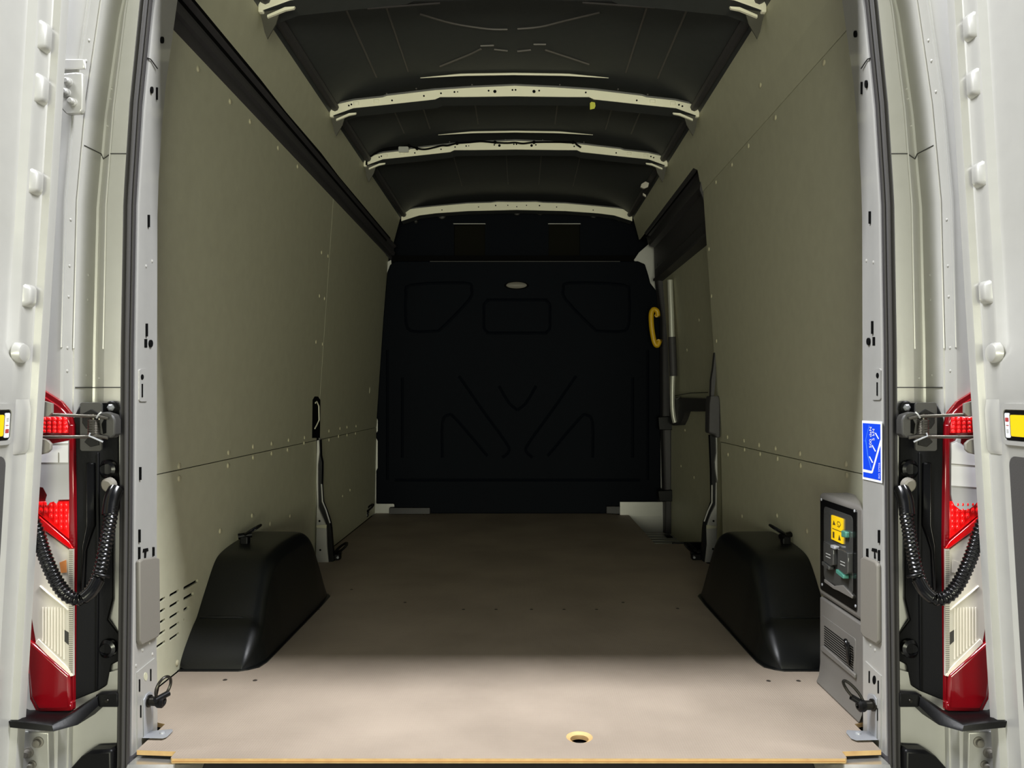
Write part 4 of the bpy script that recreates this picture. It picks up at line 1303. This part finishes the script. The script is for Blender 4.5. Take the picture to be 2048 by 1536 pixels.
# ================================================================ WALL PILLARS (part of the body showing between the panels)
def cpost(s):
    L = s < 0
    side = 'left' if L else 'right'
    t = thing('trim_pillar_' + side, 'pale pressed metal pillar base showing between the %s wall panels' % side, 'pillar', (s * 0.83, 3.27, 0), kind='structure')
    if L:
        face = [(631, 1126), (657, 1126), (654, 1095), (653, 1058), (651, 1048), (644, 1032), (637, 1016), (636, 970), (636, 930), (639, 905), (638, 880), (634, 880), (633, 905), (632, 960), (633, 1010)]
        dark = [(657, 1126), (667, 1123), (662, 1060), (660, 1046), (652, 1022), (645, 1005), (643, 975), (644, 925), (641, 912), (640, 880), (637, 880), (638, 912), (637, 970), (638, 1012), (652, 1046), (654, 1060)]
        line = [(660, 1046), (652, 1020), (645, 1003), (643, 968)]
        up = [(624, 876), (625, 800), (629, 793), (635, 793), (640, 800), (639, 876)]
        ring = [(629, 806), (632, 803), (636, 812), (636.5, 840), (631, 852), (628, 857)]
        holes = ((639, 1042), (640.5, 1100))
    else:
        face = [(1410, 1125), (1432, 1125), (1434, 1090), (1434, 1060), (1434, 1010), (1434, 965), (1432, 965), (1431, 1010), (1421, 1030), (1415, 1048), (1413, 1058), (1414, 1090)]
        dark = [(1410, 1125), (1404, 1121), (1407, 1060), (1409, 1045), (1417, 1025), (1424, 1005), (1423, 940), (1420, 870), (1431, 870), (1432, 965), (1430, 1006), (1419, 1030), (1413, 1050), (1413, 1090)]
        line = [(1408.5, 1043), (1416, 1022), (1424, 1005), (1424, 970)]
        up = None
        holes = ((1427, 1042), (1426, 1098))
    plate('pillar_face', face, 3.272, 3.30, 'paint', t, bevel=0.003)
    plate('pillar_groove_shade', dark, 3.280, 3.31, 'black', t, smooth=False)  # black plate: groove plus the pillar's shaded side put into colour
    plate('pillar_step', [(632, 1051), (653, 1049), (653, 1057), (632, 1056)] if L else [(1413, 1050), (1434, 1052), (1434, 1057), (1413, 1058)], 3.266, 3.273, 'panel', t, bevel=0.002)
    G().tube([U(x, y, 3.275) for x, y in line], 0.0032, 6).out('pillar_lip', 'paint', t)
    for x, y in holes:
        G().lathe(U(x, y, 3.2715), (0, -1, 0), [(0.0045, -0.001), (0.0045, 0.0006)], 10).out('bolt_hole', 'dark', t)
    if up:
        def ws(name, poly, o, m):
            G().sheet([poly], lambda p: onwall(p[0], p[1], s, o), lambda p: onwall(p[0], p[1], s, o - 0.004)).out(name, m, t, smooth=False)
        ws('wall_slot', up, 0.002, 'dark')
        ws('panel_gap', [(633, 876), (641, 876), (640, 905), (645, 925), (645, 1002), (638, 1004), (636, 960), (637, 915), (633, 905)], 0.0015, 'black')
        ws('gap_edge', [(637.5, 876), (640.5, 876), (639.5, 915), (637.5, 912)], 0.003, 'paint')
        ws('gap_edge', [(633, 912), (636, 918), (636.5, 960), (636, 1010), (633, 1010)], 0.003, 'paint')
        G().tube([onwall(x, y, s, 0.003) for x, y in ring], 0.0030, 6).out('slot_edge', 'bow', t)
    else:
        plate('pillar_edge', [(1432, 875), (1434, 872), (1435, 965), (1431, 940), (1430, 925), (1433, 905)], 3.268, 3.28, 'paint', t, smooth=False)
    return t


cpost(-1)
cpost(1)

# ================================================================ SLIDING DOOR SIDE
def dxr(z):
    return interp([(-0.2, 0.905), (0.5, 0.905), (1.0, 0.885), (1.45, 0.850), (1.7, 0.80)], z)


sd = thing('door_3', 'closed sliding side door seen in the right wall near the bulkhead', 'sliding door', (0.9, 3.8, 0), kind='structure')
rows = [[(dxr(z), d, z) for z in (-0.12, 0.2, 0.5, 0.8, 1.0, 1.2, 1.45)] for d in (3.14, 3.6, 4.0, 4.52)]
G().grid(rows).out('door_lining', 'panel', sd)
rr = lambda px, py: (lambda v: v)(None)


def ondoor(px, py, off=0.0):
    d = 4.0
    for _ in range(30):
        z = CZ + (VY - py) / F * d
        d = (dxr(z) - CX) * F / (px - VX)
    return Vector((dxr(z) - off, d, z))


for px, py in ((1362, 840 + 92), (1388, 955), (1374, 700), (1398, 640), (1370, 860)):
    stamp('rivet', RIV, ondoor(px, py), sd, rot=(0, 0, math.pi))
tr = thing('door_track', 'deep black track housing above the sliding door', 'track', (0.79, 3.8, 1.5))
prof = [(0.000, 1.672), (0.004, 1.655), (0.028, 1.648), (0.028, 1.615), (0.012, 1.608), (0.012, 1.590), (0.040, 1.580), (0.044, 1.470), (0.030, 1.450), (0.034, 1.405), (0.016, 1.396), (0.016, 1.384), (0.090, 1.380)]
rows = [[(wx(z) + o, d, z) for o, z in prof] for d in (3.19, 3.4, 3.8, 4.2, 4.52)]
G().grid(rows).out('track_housing', 'rail', tr, angle=20)
G().sheet([[(0.775, 1.675), (0.764, 1.560), (0.786, 1.500), (0.797, 1.40), (0.92, 1.38), (0.9, 1.675)]], lambda p: Vector((p[0], 3.176, p[1])), lambda p: Vector((p[0], 3.188, p[1]))).out('track_end', 'rail', tr, smooth=False)
G().box((0.812, 3.55, 1.384), (0.83, 3.85, 1.398)).out('track_wear_strip', 'amberdark', tr, bevel=0.002)
# front door pillar with rubber seal
fp_ = thing('trim_front_pillar', 'black rubber-edged pillar between the bulkhead and the sliding door', 'pillar', (0.87, 4.5, 0), kind='structure')
plate('pillar_rubber', [(1313, 478), (1336, 478), (1338, 560), (1343, 700), (1344, 1010), (1345, 1075), (1331, 1070), (1330, 1000), (1326, 850), (1325, 640), (1320, 600), (1315, 560)], 4.50, 4.60, 'rail', fp_, bevel=0.01)
for y0, y1 in ((834, 860), (982, 1003)):
    plate('pillar_hinge', [(1316, y0), (1345, y0 - 2), (1346, y1), (1318, y1)], 4.47, 4.51, 'black', fp_, bevel=0.004)
plate('pillar_gap', [(1330, 1072), (1343, 1072), (1362, 1092), (1352, 1092)], 4.40, 4.46, 'black', fp_, smooth=False)
ch = thing('seal_tube', 'bright satin vertical tube beside the yellow handle', 'tube', U(1345, 850, 4.20))
G().tube(smoothpts([U(x, y, 4.20) for x, y in ((1340, 560), (1341, 590), (1342.5, 625), (1344, 676))], 5), 0.0155, 14).out('upper_tube', 'satin', ch)
G().tube(smoothpts([U(x, y, 4.20) for x, y in ((1346, 750), (1345, 775), (1345, 810), (1347, 832), (1350, 845))], 5), 0.0135, 14).out('lower_tube', 'satin', ch)
G().tube(smoothpts([U(x, y, 4.20) for x, y in ((1344, 674), (1345, 700), (1346, 725), (1347, 752))], 4), 0.021, 14).out('tube_sleeve', 'rail', ch)
gh = thing('grab_handle', 'yellow moulded grab handle at the right edge of the bulkhead', 'handle', U(1310, 655, 4.46))
P = smoothpts([U(x, y, 4.45) for x, y in ((1316, 632), (1314, 622), (1307, 619), (1302.5, 628), (1303, 650), (1306, 672), (1310, 687), (1315, 691), (1319, 683))], 5)
G().tube(P, [0.0135 + 0.0015 * math.sin(i / len(P) * math.pi) for i in range(len(P))], 12).out('handle_bar', 'handle', gh)
for x, y in ((1313, 631), (1317, 682)):
    G().cyl(U(x, y, 4.45), U(x + 4, y, 4.52), 0.011, 12).out('handle_foot', 'handle', gh)
lt = thing('door_latch', 'black latch arm and striker cover of the sliding door', 'latch', U(1400, 830, 3.6))


def dsheet(name, poly, o0, o1, m, par):
    G().sheet([poly], lambda p: ondoor(p[0], p[1], o0), lambda p: ondoor(p[0], p[1], o1)).out(name, m, par, bevel=0.004)


dsheet('latch_arm', [(1354, 795), (1428, 797), (1428, 823), (1382, 823), (1377, 838), (1371, 850), (1355, 851), (1348, 846), (1350, 815)], 0.03, 0.0, 'rail', lt)
plate('striker_cover', [(1419, 808), (1421, 792), (1438, 792), (1441, 800), (1441, 875), (1433, 876), (1431, 870), (1418, 866)], 3.13, 3.20, 'rail', lt, bevel=0.005)
plate('striker_fin', [(1428, 792), (1422, 792), (1423, 760), (1427, 735), (1430, 705), (1432, 735), (1431, 765)], 3.15, 3.18, 'rail', lt, smooth=False)
G().tube([ondoor(1354, 792, 0.02), ondoor(1390, 786, 0.02), ondoor(1424, 785, 0.02)], 0.002, 6).out('latch_cable', 'black', lt)
G().tube([ondoor(1356, 796, 0.03), ondoor(1366, 798, 0.03), ondoor(1374, 792, 0.03)], 0.0025, 6).out('latch_spring', 'wire', lt)
# step well
sw = thing('trim_step', 'pale metal entry step below the floor at the sliding door', 'step', (0.8, 4.2, -0.1), kind='structure')
G().box((0.667, 3.68, -0.12), (0.92, 4.58, -0.105)).out('step_tread', 'panel', sw, smooth=False)
G().box((0.660, 3.68, -0.12), (0.667, 4.6, -0.014)).out('step_side', 'panel', sw, smooth=False)
plate('step_riser', [(1240, 1004), (1326, 1004), (1326, 1068), (1240, 1068)], 4.575, 4.585, 'paint', sw, smooth=False)
plate('riser_lip', [(1240, 1034), (1322, 1034), (1322, 1037), (1240, 1037)], 4.565, 4.576, 'paint', sw, smooth=False)
rb0 = None
for i in range(6):
    d = 4.12 + i * 0.075
    G().box((0.672, d, -0.105), (0.915, d + 0.022, -0.098)).out('tread_rib', 'paint', sw, smooth=False)
plate('well_filler', [(1346, 1085), (1420, 1085), (1420, 1160), (1346, 1160)], 3.68, 3.70, 'black', sw, smooth=False)
G().box((0.80, 3.14, -0.05), (0.92, 3.70, -0.03)).out('well_floor', 'dark', sw, smooth=False)

# ================================================================ POWER CONSOLE, right rear
XC = 0.760
pc = thing('power_console', 'grey floor-standing power console with sockets behind the right rear post', 'console', (0.8, 1.77, 0))
rows = []
for z, e in ((0.001, -0.010), (0.02, -0.003), (0.05, 0.0), (0.213, 0.0)):
    rows.append((z, e))
body = [[(XC + e, 1.652, z), (XC + e, 1.895, z), (0.845, 1.905, z), (0.843, 1.862, z), (0.80, 1.752, z)] for z, e in rows]
G().grid(body, 0, True, True).out('lower_body', 'cons', pc, bevel=0.004)
body = [[(XC, 1.654, z), (XC, 1.900, z), (0.838, 1.905, z), (0.838, 1.862, z), (0.80, 1.752, z)] for z in (0.216, 0.30, 0.40, 0.468)]
G().grid(body, 0, True, True).out('upper_body', 'cons', pc, bevel=0.010, seg=4)


def onc(px, py, o=0.0):
    d = (XC - CX) * F / (px - VX)
    return Vector((XC - o, d, CZ + (VY - py) / F * d))


def csheet(name, poly, o0, o1, m, par=pc, **k):          # poly in (distance, height) on the console's inner face
    return G().sheet([poly], lambda p: Vector((XC - o0, p[0], p[1])), lambda p: Vector((XC - o1, p[0], p[1]))).out(name, m, par, **k)


def cpx(pts):
    return [(onc(x, y).y, onc(x, y).z) for x, y in pts]


fc = csheet('socket_panel', rrect(1.682, 0.233, 1.886, 0.455, 0.006, 3), 0.002, -0.002, 'gloss', bevel=0.001)
csheet('panel_recess', rrect(1.70, 0.265, 1.862, 0.440, 0.012, 4), 0.0028, 0.0018, 'smoke', fc, bevel=0.0006)
csheet('recess_ledge', cpx([(1653, 1158), (1672, 1172), (1690, 1170), (1710, 1192), (1709, 1197), (1682, 1182), (1672, 1178), (1653, 1164)]), 0.006, 0.002, 'cons', fc, bevel=0.001)
yl = csheet('warning_label', [(a, b) for a, b in cpx([(1667.5, 1030), (1690, 1038), (1690, 1088), (1667.5, 1078)])], 0.0060, 0.0028, 'yellow', fc)
for pl in ([(1670, 1056), (1688, 1063), (1688, 1064), (1670, 1057)], [(1671, 1049), (1673, 1041), (1676, 1050)], [(1671, 1063), (1674, 1064), (1674, 1076), (1671, 1075)], [(1682, 1080), (1684, 1070), (1687, 1081)]):
    csheet('label_mark', cpx(pl), 0.0066, 0.0058, 'pdark', yl)
G().tube([onc(x, y, 0.0066) for x, y in ((1683, 1051), (1680, 1047), (1681, 1043), (1685, 1044), (1687, 1049), (1684, 1054), (1680, 1052))], 0.0006, 5).out('label_mark', 'pdark', yl)
csheet('key_switch', cpx([(1692, 1060), (1702, 1064), (1702, 1076), (1692, 1074)]), 0.012, 0.002, 'green', fc, bevel=0.003)
for i, pl in enumerate(([(1658, 1082), (1678, 1092), (1678, 1130), (1672, 1132), (1658, 1122)], [(1687, 1096), (1708, 1106), (1708, 1146), (1702, 1150), (1687, 1138)])):
    sk = csheet('socket_cover', cpx(pl), 0.014, 0.002, 'smoke', fc, bevel=0.002)
    cx, cy = sum(p[0] for p in pl) / len(pl), sum(p[1] for p in pl) / len(pl)
    for k in (0, 1):
        csheet('socket_print', cpx([(cx - 5, cy - 6 + k * 6), (cx + 4, cy - 2 + k * 6), (cx + 4, cy - 0.5 + k * 6), (cx - 5, cy - 4.5 + k * 6)]), 0.0146, 0.0138, 'pgrey', sk)
    csheet('socket_lip', cpx([(pl[0][0] - 1, pl[4][1]), (pl[3][0], pl[3][1] + 1), (pl[3][0], pl[3][1] + 8), (pl[0][0] - 1, pl[4][1] + 7)]), 0.017, 0.004, 'smoke' if i == 0 else 'green', sk, bevel=0.002)
csheet('cover_catch', cpx([(1674, 1089), (1683, 1093), (1683, 1099), (1674, 1095)]), 0.016, 0.004, 'steel', fc, bevel=0.002)
for px, py in ((1644.5, 999), (1711, 1022), (1646, 1169), (1713, 1212)):
    G().lathe(onc(px, py, 0.002), (-1, 0, 0), [(0.0035, 0), (0.003, 0.0012), (0.001, 0.0016)], 12).out('panel_screw', 'steel', fc)
vt = csheet('vent_surround', [p for p in rrect(1.690, 0.082, 1.880, 0.172, 0.006, 3)], 0.0012, -0.001, 'cons', bevel=0.0008)
for k in range(11):
    z = 0.092 + k * 0.0056
    csheet('vent_slot', [(1.70, z), (1.862, z), (1.862, z + 0.0024), (1.70, z + 0.0024)], 0.0018, 0.0, 'dark', vt, smooth=False)
csheet('vent_ledge', cpx([(1645, 1293), (1650, 1291), (1714, 1348), (1714, 1357), (1645, 1300)]), 0.006, 0.0, 'cons', vt, bevel=0.002)
hk = G()
hk.tube(smoothpts([onc(x, y, o) for x, y, o in ((1700, 1297, 0.004), (1702, 1284, 0.012), (1706, 1281, 0.016), (1709, 1292, 0.016), (1708, 1310, 0.014), (1704, 1322, 0.008))], 5), 0.0042, 10)
hk.out('retaining_clip', 'gloss', vt)
csheet('clip_plate', cpx([(1692, 1288), (1700, 1284), (1704, 1312), (1702, 1330), (1697, 1326), (1696, 1300)]), 0.006, 0.0, 'gloss', vt, bevel=0.002)

# ================================================================ BLUE STICKER on the right post
st = thing('load_sticker', 'blue and white lashing load sticker on the right rear post', 'sticker', onpost(1746, 900, 1))


def ssheet(name, poly, o, m, par=st):
    return G().sheet([poly], lambda p: onpost(p[0], p[1], 1, o), lambda p: onpost(p[0], p[1], 1, o - 0.0006)).out(name, m, par, smooth=False)


ssheet('sticker_border', [(1726, 841), (1766, 843), (1766, 966.5), (1727, 958)], 0.0020, 'white')
ssheet('sticker_field', [(1727.8, 846), (1763, 848.5), (1763.8, 961), (1729, 953.5)], 0.0025, 'blue')
ssheet('floor_line', [(1728.2, 938), (1745.5, 942), (1746.5, 941), (1763.4, 880), (1763.6, 892), (1748, 946), (1746, 947), (1728.6, 943.5)], 0.0030, 'white')
for a, b in (((1753.5, 866), (1760, 878)), ((1747, 890.5), (1753.8, 903)), ((1741.5, 913), (1748, 925.5))):
    ssheet('strap_line', [(a[0] - 0.7, a[1] + .4), (a[0] + 0.7, a[1] - .4), (b[0] + 0.7, b[1] - .4), (b[0] - 0.7, b[1] + .4)], 0.0030, 'white')
for pl in (((1741.2, 850), (1734, 880), (1738, 910), (1745, 938)), ((1728.4, 881.5), (1734.5, 882.5))):
    for a, b in zip(pl, pl[1:]):
        ssheet('figure_line', [(a[0] - .5, a[1] + .2), (a[0] + .5, a[1] - .2), (b[0] + .5, b[1] - .2), (b[0] - .5, b[1] + .2)], 0.0029, 'ltblue')


def lettering(body, px, py0, py1, wpx, name):
    """text that reads upward between py0 (bottom) and py1 (top), cap height wpx pixels; first line lies to the left"""
    me = text_mesh(body, 1.0, 0.0)
    xs = [v.co.x for v in me.vertices]
    ys = [v.co.y for v in me.vertices]
    x0, x1, y0, y1 = min(xs), max(xs), min(ys), max(ys)
    o_ = ORG[st.name]
    for v in me.vertices:
        u = (v.co.x - x0) / (x1 - x0)
        w = (v.co.y - y0) / (y1 - y0)
        q = onpost(px - wpx / 2 + wpx * (1 - w), py0 + (py1 - py0) * u, 1, 0.0033)
        v.co = q - o_
    me.materials.append(MT['white'])
    o = bpy.data.objects.new(name, me)
    COL.objects.link(o)
    o.parent = st
    ORG[o.name] = o_
    return o


lettering('500 daN', 1744.2, 896, 854, 4.6, 'load_lettering')
lettering('5 kN', 1750, 881, 858, 4.6, 'load_lettering')
lettering('ISO 27956', 1761.6, 957.5, 925.5, 2.6, 'standard_lettering')
